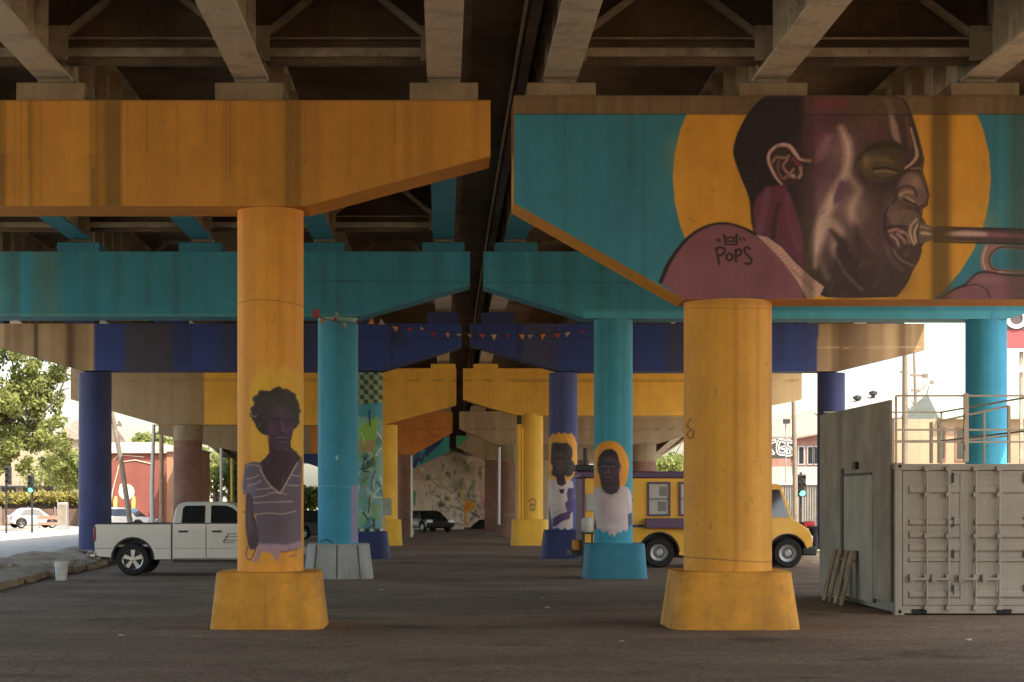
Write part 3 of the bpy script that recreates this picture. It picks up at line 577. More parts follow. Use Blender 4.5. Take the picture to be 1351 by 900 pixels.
cv.poly([(72, 420), (78, 300), (80, 150), (110, 90), (180, 66), (250, 88), (300, 150), (328, 230), (318, 330), (290, 400), (230, 440), (110, 430)], (178, 118, 42), 1, 1.2, True)
cv.poly([(95, 240), (108, 180), (140, 138), (190, 128), (232, 155), (250, 215), (262, 250), (250, 290), (255, 400), (240, 445), (190, 466), (140, 452), (122, 400), (108, 320), (98, 290)], (50, 38, 46), 1, 1.2, True)
cv.poly([(98, 250), (108, 180), (140, 138), (190, 128), (232, 155), (248, 210), (240, 215), (200, 180), (140, 190), (118, 250)], (38, 30, 36), 1, 2)
for c_, r_, col in (((180, 205), (30, 14), (78, 66, 66)), ((150, 300), (16, 20), (74, 58, 62)), ((205, 300), (18, 24), (66, 50, 60)), ((175, 280), (8, 30), (88, 70, 70)), ((190, 410), (40, 16), (62, 46, 56))): cv.soft(c_, r_, col, .8)
for l, w_, col in (([(122, 242), (140, 234), (160, 244)], 7, (24, 18, 24)), ([(185, 244), (205, 234), (225, 246)], 7, (24, 18, 24)), ([(128, 256), (145, 252), (158, 258)], 7, (96, 80, 84)), ([(190, 258), (206, 253), (222, 260)], 7, (90, 74, 80)), ([(176, 262), (168, 300), (182, 308)], 6, (92, 72, 74)), ([(145, 340), (170, 332), (205, 342)], 9, (92, 68, 74)), ([(142, 346), (172, 348), (208, 348)], 4, (22, 16, 22)), ([(150, 358), (175, 364), (200, 356)], 8, (84, 60, 68)), ([(255, 238), (264, 265), (254, 300)], 8, (70, 54, 58))): cv.stroke(l, w_, col, .9, .8)
cv.poly([(60, 420), (100, 402), (125, 420), (150, 452), (190, 468), (235, 450), (262, 400), (310, 405), (342, 440), (356, 520), (352, 598), (318, 612), (322, 715), (300, 740), (285, 722), (262, 752), (240, 738), (215, 782), (196, 755), (178, 770), (165, 735), (130, 748), (115, 715), (92, 728), (84, 660), (72, 560)], (148, 134, 132), 1, 1.2)
for c_, r_, col in (((130, 560), (30, 70), (132, 116, 118)), ((260, 560), (36, 60), (158, 144, 140)), ((210, 640), (50, 40), (140, 124, 128)), ((330, 500), (18, 50), (166, 154, 148)), ((190, 700), (60, 20), (160, 150, 148))): cv.soft(c_, r_, col, .7)
cv.stroke([(118, 425), (150, 462), (192, 478), (238, 460), (268, 415)], 5, (112, 98, 102), .8, .8); cv.stroke([(310, 470), (318, 540), (316, 610)], 5, (118, 104, 108), .7, .8)
cv.poly([(318, 612), (350, 600), (352, 680), (322, 715)], (62, 46, 62), .9, 1); cv.poly([(60, 680), (86, 660), (92, 730), (66, 720)], (64, 42, 58), .9, 1)
cv.k = 1.; cv.T = lambda p: p; cv.lin(2.1)
c2 = column(pR2, 809, 51, 46.0, .8, 6.6, cv, M['mural'], TEAL, na=100, dzp=.8)
plinth(c2, X_(810.5, 46), 46.0, 1.57, 1.42, .87, M['teal'], 6)
cv = Canvas(1270, 410, 1335, 780, 1., (44, 118, 148)); cv.streaks(10, (44, 110, 120), .4, 8, 36); cv.lin(2.0)
c2 = column(pR2, 1301, 53, 46.0, .8, 6.6, cv, M['mural'], TEAL, na=50, dzp=2)
plinth(c2, X_(1301, 46), 46.0, 1.72, 1.5, .87, M['teal'], 6)
pads(pR2, 46.0, RX, Z_(332, 45.5), M['teal'])

# ---- third pair: navy with bare concrete ends
def conc_end(cv, xa, xb, seed):
    cv.poly([(xa, 380), (xb, 380), (xb, 600), (xa, 600)], (104, 86, 62), 1, 1.5)
    r = random.Random(seed)
    for _ in range(14):
        x = r.uniform(xa, xb - 6); cv.band(x, min(xb, x + r.uniform(3, 16)), r.choice([(66, 50, 32), (82, 66, 46), (128, 108, 80)]), r.uniform(.25, .7), 4)
pL3 = pier(61.2, -7, 'third pier on the left, navy cap with a graffiti covered inner column')
cv = Canvas(-40, 415, 620, 500, 1, (31, 43, 84)); cv.streaks(20, (28, 30, 48), .6, 14, 41); cv.band(165, 228, (46, 42, 40), .75, 8); cv.band(290, 312, (42, 42, 56), .5, 8); cv.band(400, 425, (44, 42, 52), .5, 8); cv.stroke([(420, 446), (609, 446)], .9, (20, 22, 40), .7)
conc_end(cv, -40, 124, 4); cv.band(45, 50, (44, 32, 20), .8, 3); cv.band(90, 97, (50, 36, 20), .6, 4)
cv.lin(2.8); cap_beam(pL3, 60.7, 1.02, 427, [(-30, 450), (108, 489), (505, 489), (609, 457)], cv, NAVY, M['mural'], 2, 2)
c3 = column(pL3, 125.5, 43, 61.2, .3, 6.15, None, M['navy'])
cv = Canvas(458, 480, 510, 730, 2, (96, 128, 128)); r = random.Random(9)
pal = [(60, 116, 122), (84, 140, 140), (150, 158, 140), (96, 132, 64), (54, 92, 60), (128, 118, 84), (66, 90, 116), (170, 176, 160), (40, 60, 62), (110, 150, 100)]
for _ in range(60):
    x, y = r.uniform(458, 510), r.uniform(480, 730); a = r.uniform(5, 15); an = r.uniform(0, 6)
    cv.poly([(x + a * math.cos(an + k), y + 1.6 * a * math.sin(an + k)) for k in (0, r.uniform(1, 2), r.uniform(2.4, 4))], r.choice(pal), .6, 2)
for i in range(9):
    for j in range(7):
        x, y = 462 + i * 6.2 + (j % 2), 488 + j * 6.5
        cv.poly([(x, y), (x + 6, y + 1), (x + 6.4, y + 7), (x + .5, y + 6)], (40, 46, 30) if (i + j) % 2 else (112, 126, 88), .85, 1)
cv.poly([(458, 536), (510, 530), (510, 556), (458, 546)], (52, 116, 132), .9, 1.2); cv.poly([(474, 566), (500, 548), (497, 580), (474, 582)], (104, 142, 60), .95, 1); cv.poly([(474, 582), (497, 580), (492, 600), (474, 594)], (130, 116, 70), .9, 1)
for i in range(7):
    for j in range(3):
        x, y = 462 + i * 6.6, 698 + j * 7; cv.poly([(x, y), (x + 6.4, y - 1), (x + 6.6, y + 6), (x, y + 7)], (32, 48, 40) if (i + j) % 2 else (150, 168, 150), .9, .8)
for _ in range(26):
    x, y = r.uniform(464, 506), r.uniform(540, 720); cv.stroke([(x, y), (x + r.uniform(-8, 8), y + r.uniform(4, 14)), (x + r.uniform(-10, 10), y + r.uniform(8, 26))], r.uniform(.8, 1.8), r.choice([(30, 36, 36), (180, 184, 170), (60, 130, 136)]), .9)
cv.lin(1.7); c3 = column(pL3, 484, 42, 61.2, .8, 6.15, cv, M['mural'], NAVY, na=70, dzp=1.)
plinth(c3, X_(487, 61.2), 61.2, 1.45, 1.2, .9, M['navy'], 4)
pads(pL3, 61.2, LX, Z_(427, 60.7), M['navy'])
pR3 = pier(61.2, 8, 'third pier on the right, navy, painted with a woman in a white top')
cv = Canvas(612, 415, 1225, 500, 1, (31, 43, 84)); cv.streaks(20, (28, 30, 48), .6, 14, 43); cv.band(690, 735, (46, 44, 52), .6, 10); cv.band(880, 905, (44, 42, 50), .6, 8); cv.stroke([(620, 446), (900, 447)], .9, (20, 22, 40), .7)
conc_end(cv, 1078, 1230, 5); cv.poly([(1060, 415), (1082, 415), (1074, 500), (1060, 500)], (36, 42, 76), 1, 1); cv.stroke([(1078, 459), (1215, 458)], 1, (150, 132, 100), .7); cv.band(1120, 1145, (70, 56, 40), .5, 8)
cv.lin(2.8); cap_beam(pR3, 60.7, 1.02, 427, [(620, 455), (740, 490), (1105, 490), (1220, 462)], cv, NAVY, M['mural'], 2, 2)
cv = Canvas(720, 480, 768, 745, 2, (52, 58, 98)); cv.streaks(8, (40, 44, 78), .5, 7, 44)
cv.T = lambda p: (710 + p[0] / 5., 560 + p[1] / 5.); cv.k = .2
cv.poly([(60, 400), (70, 90), (95, 56), (110, 70), (130, 50), (150, 66), (170, 52), (190, 66), (212, 56), (235, 80), (252, 130), (255, 250), (235, 330), (200, 380), (120, 390)], (176, 126, 50), 1, 1)
cv.poly([(82, 200), (85, 140), (100, 118), (150, 124), (180, 120), (215, 150), (222, 200), (215, 230), (235, 260), (228, 320), (195, 345), (150, 335), (110, 345), (84, 325), (92, 280), (80, 250)], (44, 38, 42), 1, 1.2, True)
cv.poly([(100, 230), (108, 190), (140, 175), (170, 195), (180, 240), (165, 300), (140, 330), (115, 300)], (58, 46, 50), 1, 1.2, True)
for l, w_, col in (([(108, 228), (122, 222), (134, 230)], 6, (24, 20, 24)), ([(150, 230), (162, 224), (174, 232)], 6, (24, 20, 24)), ([(140, 232), (138, 258), (148, 262)], 6, (84, 68, 68)), ([(122, 286), (142, 280), (160, 288)], 7, (90, 66, 70)), ([(130, 200), (150, 198)], 10, (78, 66, 62))): cv.stroke(l, w_, col, .9, .8)
cv.poly([(112, 330), (165, 330), (180, 400), (150, 410), (120, 395)], (44, 34, 44), 1, 1)
cv.poly([(60, 360), (110, 360), (122, 395), (150, 408), (178, 390), (190, 360), (225, 380), (235, 480), (222, 560), (225, 680), (190, 700), (170, 680), (150, 700), (120, 680), (95, 690), (80, 600), (62, 480)], (150, 138, 136), 1, 1.2)
cv.ell((150, 440), 18, 11, (40, 32, 40)) if False else cv.poly([(132, 428), (168, 428), (160, 455), (140, 455)], (40, 32, 42), 1, 1)
cv.poly([(192, 420), (230, 420), (235, 560), (200, 600), (178, 560), (170, 520), (190, 500), (182, 460)], (58, 46, 84), .95, 1.2)
cv.poly([(92, 620), (140, 590), (205, 570), (205, 620), (150, 640), (105, 678), (92, 670)], (60, 46, 72), .95, 1.2)
cv.soft((110, 500), (24, 60), (162, 150, 144), .6); cv.stroke([(100, 580), (150, 570), (185, 555)], 6, (120, 106, 116), .7)
cv.k = 1.; cv.T = lambda p: p; cv.lin(2.3)
c3 = column(pR3, 743, 38, 61.2, .8, 6.15, cv, M['mural'], NAVY, na=80, dzp=.9)
plinth(c3, X_(742, 61.2), 61.2, 1.5, 1.22, .95, M['navy'], 4)
c3 = column(pR3, 1096.5, 36, 61.2, .3, 6.15, None, M['navy'])
pads(pR3, 61.2, RX, Z_(427, 60.7), M['navy'])

# ---- fourth pair: yellow
pL4 = pier(78.3, -6.6, 'fourth pier on the left, half yellow and half bare concrete over a brick column')
cv = Canvas(85, 478, 610, 566, 1, (152, 114, 42)); cv.streaks(16, (126, 86, 30), .5, 10, 51); cv.poly([(85, 478), (268, 478), (270, 566), (85, 566)], (84, 72, 54), 1, 2); cv.band(250, 272, (84, 64, 40), .5, 6)
for k in range(24): cv.band(90 + k * 7.4, 92 + k * 7.4, (88, 74, 52), .4, 3)
cv.stroke([(85, 502), (602, 502)], 1.1, (84, 60, 26), .85, 1, False); cv.lin(4.0)
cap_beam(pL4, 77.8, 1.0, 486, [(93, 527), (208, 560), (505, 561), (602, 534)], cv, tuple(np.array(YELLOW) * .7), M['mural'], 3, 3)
b = MB(); b.lathe([(.63, 4.45), (.63, 5.1)], (X_(248, 78.3), 78.3, 0), 'z', 40); b.build('column_capital', M['conc'], pL4)
column(pL4, 248, 38, 78.3, 0, 4.5, None, M['brick'])
c4 = column(pL4, 507, 35, 78.3, .8, 5.1, None, M['yellow']); plinth(c4, X_(509, 78.3), 78.3, 1.4, 1.3, 1.1, M['yellow'], 5)
pads(pL4, 78.3, LX, Z_(486, 77.8), M['yellow'])
pR4 = pier(78.3, 3.7, 'fourth right pier, yellow, with a conduit up its column')
cv = Canvas(600, 478, 1065, 566, 1, (154, 116, 44)); cv.streaks(16, (126, 86, 30), .5, 10, 53); cv.poly([(905, 478), (1070, 478), (1070, 566), (903, 566)], (112, 96, 72), 1, 1); cv.band(1000, 1040, (110, 92, 66), .5, 8)
cv.stroke([(600, 502), (1060, 502)], 1.1, (84, 60, 26), .85, 1, False); cv.lin(4.0)
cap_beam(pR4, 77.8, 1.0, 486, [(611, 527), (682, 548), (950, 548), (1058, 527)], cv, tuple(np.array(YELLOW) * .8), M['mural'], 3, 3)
cv = Canvas(680, 540, 720, 700, 2, (206, 162, 62)); cv.streaks(6, (180, 134, 50), .4, 6, 54)
cv.ell((702, 668), 5, 6, (150, 120, 66), .7); cv.ell((700, 666), 1.1, 1.3, (60, 44, 30)); cv.ell((704, 666), 1.1, 1.3, (60, 44, 30)); cv.stroke([(698, 672), (702, 674), (705, 671)], 1, (60, 44, 30)); cv.stroke([(697, 662), (702, 658), (707, 663)], 1.2, (70, 50, 34)); cv.lin(1.6)
c4 = column(pR4, 699, 35, 78.3, .8, 5.6, cv, M['mural'], YELLOW, na=60, dzp=1.5); plinth(c4, X_(699, 78.3), 78.3, 1.62, 1.5, 1.1, M['yellow'], 5)
b = MB(); yy = 77.62
b.tube([P(685, 560, yy), P(685, 690, yy)], .045, 8); b.tube([P(689, 565, yy), P(689, 575, yy), P(689, 692, yy)], .035, 8); b.build('conduit', M['yellow'], c4)
b = MB(); b.box((X_(682, yy), yy - .1, Z_(560, yy)), (X_(688, yy), yy + .1, Z_(548, yy))); b.build('junction_box', M['darkmetal'], c4)
pads(pR4, 78.3, RX, Z_(486, 77.8), M['yellow'])

# ---- fifth and sixth pairs
pL5 = pier(95.3, -6, 'fifth left pier, low orange cap on a brown column')
cv = Canvas(200, 535, 605, 605, 1, (128, 78, 32)); cv.streaks(12, (108, 62, 26), .5, 8, 61); cv.poly([(200, 535), (410, 535), (410, 606), (200, 606)], (92, 80, 60), 1, 2); cv.stroke([(420, 566), (598, 566)], 1, (80, 48, 22), .9, 1, False)
for x, y in ((556, 580), (570, 575), (560, 556), (575, 588)): cv.stroke([(x, y), (x + 8, y + 1)], 1.4, (84, 46, 22), .8)
cv.lin(2.6); cap_beam(pL5, 94.8, 1.0, 543, [(209, 573), (318, 597), (545, 600), (597, 570)], cv, ORANGE, M['mural'], 3, 3)
brown = mat('brown_paint', L(128, 96, 78), .8, var=.25, streak=.2)
c5 = column(pL5, 534, 19, 95.3, 0, 4.4, None, brown); pads(pL5, 95.3, LX, Z_(543, 94.8), M['conc'], .8)
b = MB(); b.lathe([(.05, 0), (.05, 4.2)], (X_(543, 94.6), 94.6, 0), 'z', 8); b.build('downpipe', M['galv'], pL5)
pR5 = pier(95.3, 6, 'fifth pier on the right, bare concrete cap on round red brick columns')
cv = Canvas(600, 535, 960, 596, 1, (104, 90, 72)); cv.streaks(18, (84, 70, 54), .5, 8, 63); cv.streaks(8, (124, 108, 86), .5, 8, 64); cv.stroke([(606, 566), (960, 566)], .9, (70, 58, 46), .8, 1, False); cv.lin(2.7)
cap_beam(pR5, 94.8, 1.0, 543, [(606, 566), (655, 587), (862, 587), (955, 562)], cv, CONC, M['mural'], 3, 3)
for pc, w in ((668, 25), (848, 36)):
    column(pR5, pc, w, 95.3, 0, 3.9, None, M['brick']); b = MB(); R = (w - .6) / F * 95.3 / 2; b.lathe([(R, 3.89), (R, 4.78)], (X_(pc, 95.3), 95.3, 0), 'z', 36); b.build('column_capital', M['conc'], pR5)
b = MB(); b.tube([P(659, 590, 94.5), P(658.5, 692, 94.5)], .07, 8); b.build('downpipe', M['galv'], pR5)
pads(pR5, 95.3, RX, Z_(543, 94.8), M['conc'], .8)
pL6 = pier(112.0, -6, 'farthest pier on the left, small cap painted navy and turquoise')
cv = Canvas(250, 568, 600, 624, 1.5, (34, 46, 78)); r = random.Random(4)
for _ in range(30):
    x, y = r.uniform(540, 598), r.uniform(574, 620); a = r.uniform(4, 10); cv.poly([(x, y - a), (x + a, y), (x, y + a), (x - a * .4, y)], r.choice([(40, 110, 112), (30, 34, 66), (52, 124, 122), (44, 60, 96), (60, 96, 84)]), .8, 1)
cv.poly([(565, 600), (600, 568), (600, 602), (560, 618)], (46, 112, 110), .9, 1.5); cv.lin(2.6)
cap_beam(pL6, 111.5, .9, 577, [(396, 608), (430, 620), (540, 620), (593, 596)], cv, CONC, M['mural'], 2, 2)
column(pL6, 470, 26, 112, 0, 3.8, None, M['brick']); pads(pL6, 112.0, LX, Z_(577, 111.5), M['conc'], .8)
pR6 = pier(112.0, 5, 'farthest pier on the right, bare cap with a green corner and square brick columns')
cv = Canvas(595, 565, 810, 612, 1.5, (112, 98, 78)); cv.streaks(12, (84, 72, 56), .5, 8, 66); cv.poly([(600, 566), (626, 570), (606, 588), (600, 592)], (52, 112, 78), .95, 1); cv.lin(2.7)
cap_beam(pR6, 111.5, .9, 575, [(602, 590), (640, 607), (800, 607)], cv, CONC, M['mural'], 2, 2)
b = MB(); b.box((X_(640, 111.7), 111.7, 0), (X_(657, 111.7), 112.4, 4.35)); b.build('column', M['brick'], pR6)
b = MB(); b.box((X_(760, 111.7), 111.7, 0), (X_(777, 111.7), 112.4, 4.35)); b.build('column', M['brick'], pR6); pads(pR6, 112.0, RX, Z_(575, 111.5), M['conc'], .8)

# ================================================================ decks: slab, girders, cross frames, parapets
NODES = sorted(GZ); NY = [-30.0] + NODES + [150.0]; NZ = [8.45] + [GZ[y] for y in NODES] + [3.6]
GD = 1.22
def zg(y): return float(np.interp(y, NY, NZ))
def strip(b, x0, x1, h0, h1, ys=None, mi=0):
    ys = ys or NY; vs, fs = [], []
    for y in ys:
        z = zg(y); vs += [(x0, y, z + h0), (x1, y, z + h0), (x1, y, z + h1), (x0, y, z + h1)]
    for i in range(len(ys) - 1):
        a, c = i * 4, i * 4 + 4
        for k in range(4): fs.append((a + k, a + (k + 1) % 4, c + (k + 1) % 4, c + k))
    fs += [(3, 2, 1, 0), tuple(len(vs) - 4 + k for k in range(4))]; b.add(vs, fs, mi)
def girder_mesh(name, y0, y1, m, parent, x, mats2=None):
    b = MB(); z0, z1 = zg(y0), zg(y1); sl = (z1 - z0)
    bw, tf, wt = .52, .045, .03
    def seg(xa, xb, ha, hb, mi=0): b.add([(xa, y0, z0 + ha), (xb, y0, z0 + ha), (xb, y1, z1 + ha), (xa, y1, z1 + ha), (xa, y0, z0 + hb), (xb, y0, z0 + hb), (xb, y1, z1 + hb), (xa, y1, z1 + hb)], [(3, 2, 1, 0), (4, 5, 6, 7), (0, 1, 5, 4), (1, 2, 6, 5), (2, 3, 7, 6), (3, 0, 4, 7)], mi)
    seg(x - bw / 2, x + bw / 2, 0, tf, 1 if mats2 else 0); seg(x - wt / 2, x + wt / 2, tf, GD - .04); seg(x - .2, x + .2, GD - .04, GD - .004)
    n = int((y1 - y0) / 1.35)
    for k in range(n + 1):
        y = y0 + .25 + (y1 - y0 - .5) * k / n; z = zg(y)
        for s in (-1, 1): b.box((x + s * wt / 2 if s > 0 else x - .22, y - .01, z + tf), (x + .22 if s > 0 else x - wt / 2, y + .01, z + GD - .04))
    return b.build(name, [m, mats2] if mats2 else m, parent, smooth=0)
def frame_line(parent, xs, y, name='cross_frame', y_ofs=0):
    z = zg(y)
    for i in range(len(xs) - 1):
        a, c = xs[i] + .03, xs[i + 1] - .03; b = MB(); mid = (a + c) / 2; w = c - a
        b.box((a, y - .05, z + .22), (c, y + .05, z + .34)); b.box((a + .25, y - .045, z + .48), (c - .25, y + .045, z + .50))
        b.bar((a + .1, y, z + .42), (a + w * .32, y, z + 1.10), .09, .14, 0, (0, 1, 0)); b.bar((c - .1, y, z + .42), (c - w * .32, y, z + 1.10), .09, .14, 0, (0, 1, 0))
        b.box((a + .28 * w, y - .04, z + 1.08), (c - .28 * w, y + .04, z + 1.18))
        b.box((a, y - .12, z + .14), (a + .32, y - .055, z + .66)); b.box((c - .32, y - .12, z + .14), (c, y - .055, z + .66))
        b.build(name, M['steel_d'], parent, smooth=0)
def end_wall(parent, xs, y):
    z = zg(y)
    for i in range(len(xs) - 1):
        b = MB(); b.box((xs[i] + .27, y - .1, z + .16), (xs[i + 1] - .27, y + .1, z + .5)); b.box((xs[i] + .02, y - .12, z + .5), (xs[i + 1] - .02, y + .1, z + GD - .006)); b.build('end_diaphragm', M['deck_brown'], parent, smooth=0)
girder_teal = M['teal']
for side, xs, x0, x1, lab in (('L', LX, -16.6, .42, 'left viaduct deck overhead on rusty steel girders'), ('R', RX, 1.24, 16.6, 'right viaduct deck overhead above the trumpeter mural')):
    d = thing('viaduct_deck', ((x0 + x1) / 2, 28.66, 8.45), lab, 'bridge deck', 'the two viaduct decks')
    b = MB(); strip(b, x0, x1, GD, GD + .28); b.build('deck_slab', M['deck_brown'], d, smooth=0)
    out = x0 if side == 'L' else x1 - .3; inn = x1 - .16 if side == 'L' else x0
    b = MB(); strip(b, out, out + .3, GD + .28, GD + 1.15); strip(b, out + .06, out + .24, GD - .25, GD); b.build('parapet', M['conc'], d, smooth=0)
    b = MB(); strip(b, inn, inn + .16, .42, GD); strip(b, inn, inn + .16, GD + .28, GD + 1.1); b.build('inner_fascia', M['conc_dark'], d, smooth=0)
    for i in range(len(NODES) - 1):
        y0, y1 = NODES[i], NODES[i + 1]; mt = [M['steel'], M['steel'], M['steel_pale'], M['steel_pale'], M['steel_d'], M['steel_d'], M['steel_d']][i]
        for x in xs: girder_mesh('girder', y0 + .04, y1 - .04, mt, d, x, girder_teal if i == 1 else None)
        frame_line(d, xs, y1 - .80)
        if i < 5: end_wall(d, xs, y1 - .52)
    for i in range(0, 3): frame_line(d, xs, (NODES[i] + NODES[i + 1]) / 2)
    if side == 'L':
        b = MB(); strip(b, .30, 1.36, .62, .68); strip(b, .44, .52, .68, GD + .1); b.build('joint_trough', M['conc_dark'], d, smooth=0)
        b = MB()
        b.tube([(1.17, y, zg(y) + .46) for y in NY if y < 120], .028, 8); b.build('pale_gap_tube', M['steel_pale'], d)  # thin pale tube following the gap between the decks
# ================================================================ GROUND
def ground_mat(name, c1, c2, c3, rough=.9, sc=.25, speck=.0, b_=.4):
    m, nt, b = new_mat(name); v = mapped(nt); v2 = mapped(nt, (.6, 1., 1))
    n1 = noise(nt, v, sc, 7, .65); n2 = noise(nt, v2, .5, 6, .7); n3 = noise(nt, v, 38, 3, .7)
    c = mixc(nt, ramp(nt, n1, .35, .68), c1, c2); c = mixc(nt, ramp(nt, n2, .48, .74), c, c3)
    c = mixc(nt, 1.0, c, ramp(nt, n3, .2, .8, (.72, .72, .72, 1), (1.25, 1.25, 1.25, 1)), 'MULTIPLY')
    if speck:
        vo = N(nt, 'ShaderNodeTexVoronoi'); vo.inputs['Scale'].default_value = 1.7; nt.links.new(v, vo.inputs['Vector'])
        c = mixc(nt, ramp(nt, vo.outputs['Distance'], .035, .05, (1, 1, 1, 1), (0, 0, 0, 1)), c, (speck, speck * .95, speck * .85))
        vo = N(nt, 'ShaderNodeTexVoronoi'); vo.inputs['Scale'].default_value = .22; vo.feature = 'DISTANCE_TO_EDGE'
        dn = N(nt, 'ShaderNodeTexNoise'); dn.inputs['Scale'].default_value = .8; nt.links.new(v, dn.inputs['Vector'])
        ad = mixc(nt, .35, v, dn.outputs['Color'], 'ADD'); nt.links.new(ad, vo.inputs['Vector'])
        c = mixc(nt, ramp(nt, vo.outputs['Distance'], .0, .006, (.55, .55, .55, 1), (0, 0, 0, 1)), c, tuple(x * .45 for x in c1))
    if speck:      # oil stains, patched squares, gravel grains
        on = noise(nt, v, .55, 3, .5); c = mixc(nt, ramp(nt, on, .60, .70, (0, 0, 0, 1), (.75, .75, .75, 1)), c, tuple(x * .32 for x in c1))
        pn = noise(nt, v, .16, 2, .4); c = mixc(nt, ramp(nt, pn, .53, .545, (0, 0, 0, 1), (.35, .35, .35, 1)), c, tuple(x * 1.35 for x in c1))
        gv = N(nt, 'ShaderNodeTexVoronoi'); gv.inputs['Scale'].default_value = 26; nt.links.new(v, gv.inputs['Vector'])
        c = mixc(nt, 1.0, c, ramp(nt, gv.outputs['Color'], .2, .9, (.7, .7, .7, 1), (1.35, 1.35, 1.35, 1)), 'MULTIPLY')
        tv = mapped(nt, (.22, .55, 1)); tn = noise(nt, tv, .5, 5, .6); c = mixc(nt, ramp(nt, tn, .48, .66, (0, 0, 0, 1), (.5, .5, .5, 1)), c, tuple(x * .55 for x in c1))
    nt.links.new(c, b.inputs['Base Color']); b.inputs['Roughness'].default_value = rough; b.inputs['Specular IOR Level'].default_value = .25
    bump(nt, b, noise(nt, v, 30, 6, .7), b_, .03); return m
M['lot'] = ground_mat('worn_lot_asphalt', (.25, .170, .108), (.18, .120, .076), (.33, .240, .160), sc=.22, speck=.34)
M['street'] = ground_mat('street_asphalt', (.46, .42, .35), (.38, .35, .29), (.51, .47, .39), sc=.3)
M['earth'] = ground_mat('packed_earth', (.42, .35, .25), (.33, .27, .19), (.50, .44, .33), sc=.5)
M['walk'] = ground_mat('pale_pavement', (.48, .45, .38), (.40, .37, .31), (.56, .52, .44), sc=.5)
M['rubble'] = ground_mat('dry_dirt', (.50, .40, .275), (.24, .18, .12), (.62, .52, .38), sc=2.2, b_=1.)
def sheet(name, x0, y0, x1, y1, z, m):
    b = MB(); b.add([(x0, y0, z), (x1, y0, z), (x1, y1, z), (x0, y1, z)], [(0, 1, 2, 3)]); return tag(b.build(name, m, smooth=0), kind='structure')
sheet('ground', -900, -300, 900, 1800, 0, M['earth'])
sheet('parking_lot', -9.9, -60, 40, 128, .004, M['lot'])
sheet('left_street', -27, -60, -13.2, 240, .004, M['street'])
sheet('right_street', 14.6, 54, 27, 240, .008, M['street'])
sheet('cross_street', -60, 129, 60, 139, .012, M['street'])
def mound(name, x0, x1, y0, y1, h, m, seed, dx=.35, dy=.6):
    r = np.random.RandomState(seed); xs = np.arange(x0, x1 + .01, dx); ys = np.arange(y0, y1 + .01, dy)
    b = MB(); vs = []
    ph = r.uniform(0, 6, 8)
    for x in xs:
        for y in ys:
            e = min(1, (x - x0) / .5, (x1 - x) / .35, (y - y0) / 1.2, (y1 - y) / 1.2); e = max(0, e)
            z = h * (e ** .6) * (.68 + .22 * math.sin(x * 2.1 + ph[0] + .5 * math.sin(y)) + .2 * math.sin(y * .9 + ph[1]) * math.sin(x * 1.3 + ph[2]) + r.uniform(-.22, .22)) if e > 0 else -.02
            vs.append((x + r.uniform(-.06, .06), y + r.uniform(-.1, .1), z))
    ny = len(ys); fs = [(i * ny + j, (i + 1) * ny + j, (i + 1) * ny + j + 1, i * ny + j + 1) for i in range(len(xs) - 1) for j in range(ny - 1)]
    b.add(vs, fs); return tag(b.build(name, m, smooth=180), kind='structure')
mound('left_verge', -13.4, -9.75, 34, 127, .30, M['rubble'], 3)
mound('right_verge', 10.9, 14.5, 56.3, 127, .22, M['rubble'], 5)
# broken kerb stones along the left verge
r = random.Random(6); first = None; y = 38.2
for k in range(9):
    ln = r.uniform(.9, 1.9); b = MB(); x = -9.72 - .035 * (y - 38)* .5
    b.box((-.11, 0, 0), (.11, ln, .17)); o = b.build('kerb_stone', M['conc'], bevel=.03, smooth=0); o.location = (x + r.uniform(-.08, .05), y, .0); o.rotation_euler = (r.uniform(-.03, .03), r.uniform(-.12, .12), r.uniform(-.06, .06))
    tag(o, 'weathered concrete kerb stone edging the dirt verge beside the lot', 'kerb stone', 'kerb stones along the left verge'); y += ln + r.uniform(.05, .6)

def stone(seed, s):
    rr = np.random.RandomState(seed); bm = bmesh.new(); bmesh.ops.create_icosphere(bm, subdivisions=2, radius=1)
    for v in bm.verts: v.co = Vector((v.co.x * s * rr.uniform(.8, 1.15), v.co.y * s * .8 * rr.uniform(.8, 1.15), v.co.z * s * .6 * rr.uniform(.8, 1.1)))
    me = bpy.data.meshes.new('loose_stone'); bm.to_mesh(me); bm.free(); me.materials.append(M['conc']); o = bpy.data.objects.new('loose_stone', me); C.objects.link(o); return o
st = [stone(k, 1.) for k in range(3)]; r = random.Random(44)
for k in range(22):
    o = st[k] if k < 3 else st[k % 3].copy()
    if k >= 3: C.objects.link(o)
    s = r.uniform(.05, .17); o.scale = (s,) * 3; o.location = (r.uniform(-11.6, -9.5) - .02 * k, 40 + k * .75 + r.uniform(-.3, .3), s * .4 + (.16 if k % 3 else .02)); o.rotation_euler = (r.uniform(-.3, .3), r.uniform(-.3, .3), r.uniform(0, 6))
    if o.location.x > -9.8: o.location.z = s * .35
    tag(o, 'rough chunk of broken concrete lying on the dirt verge left of the pickup', 'stone', 'chunks of rubble on the left verge')
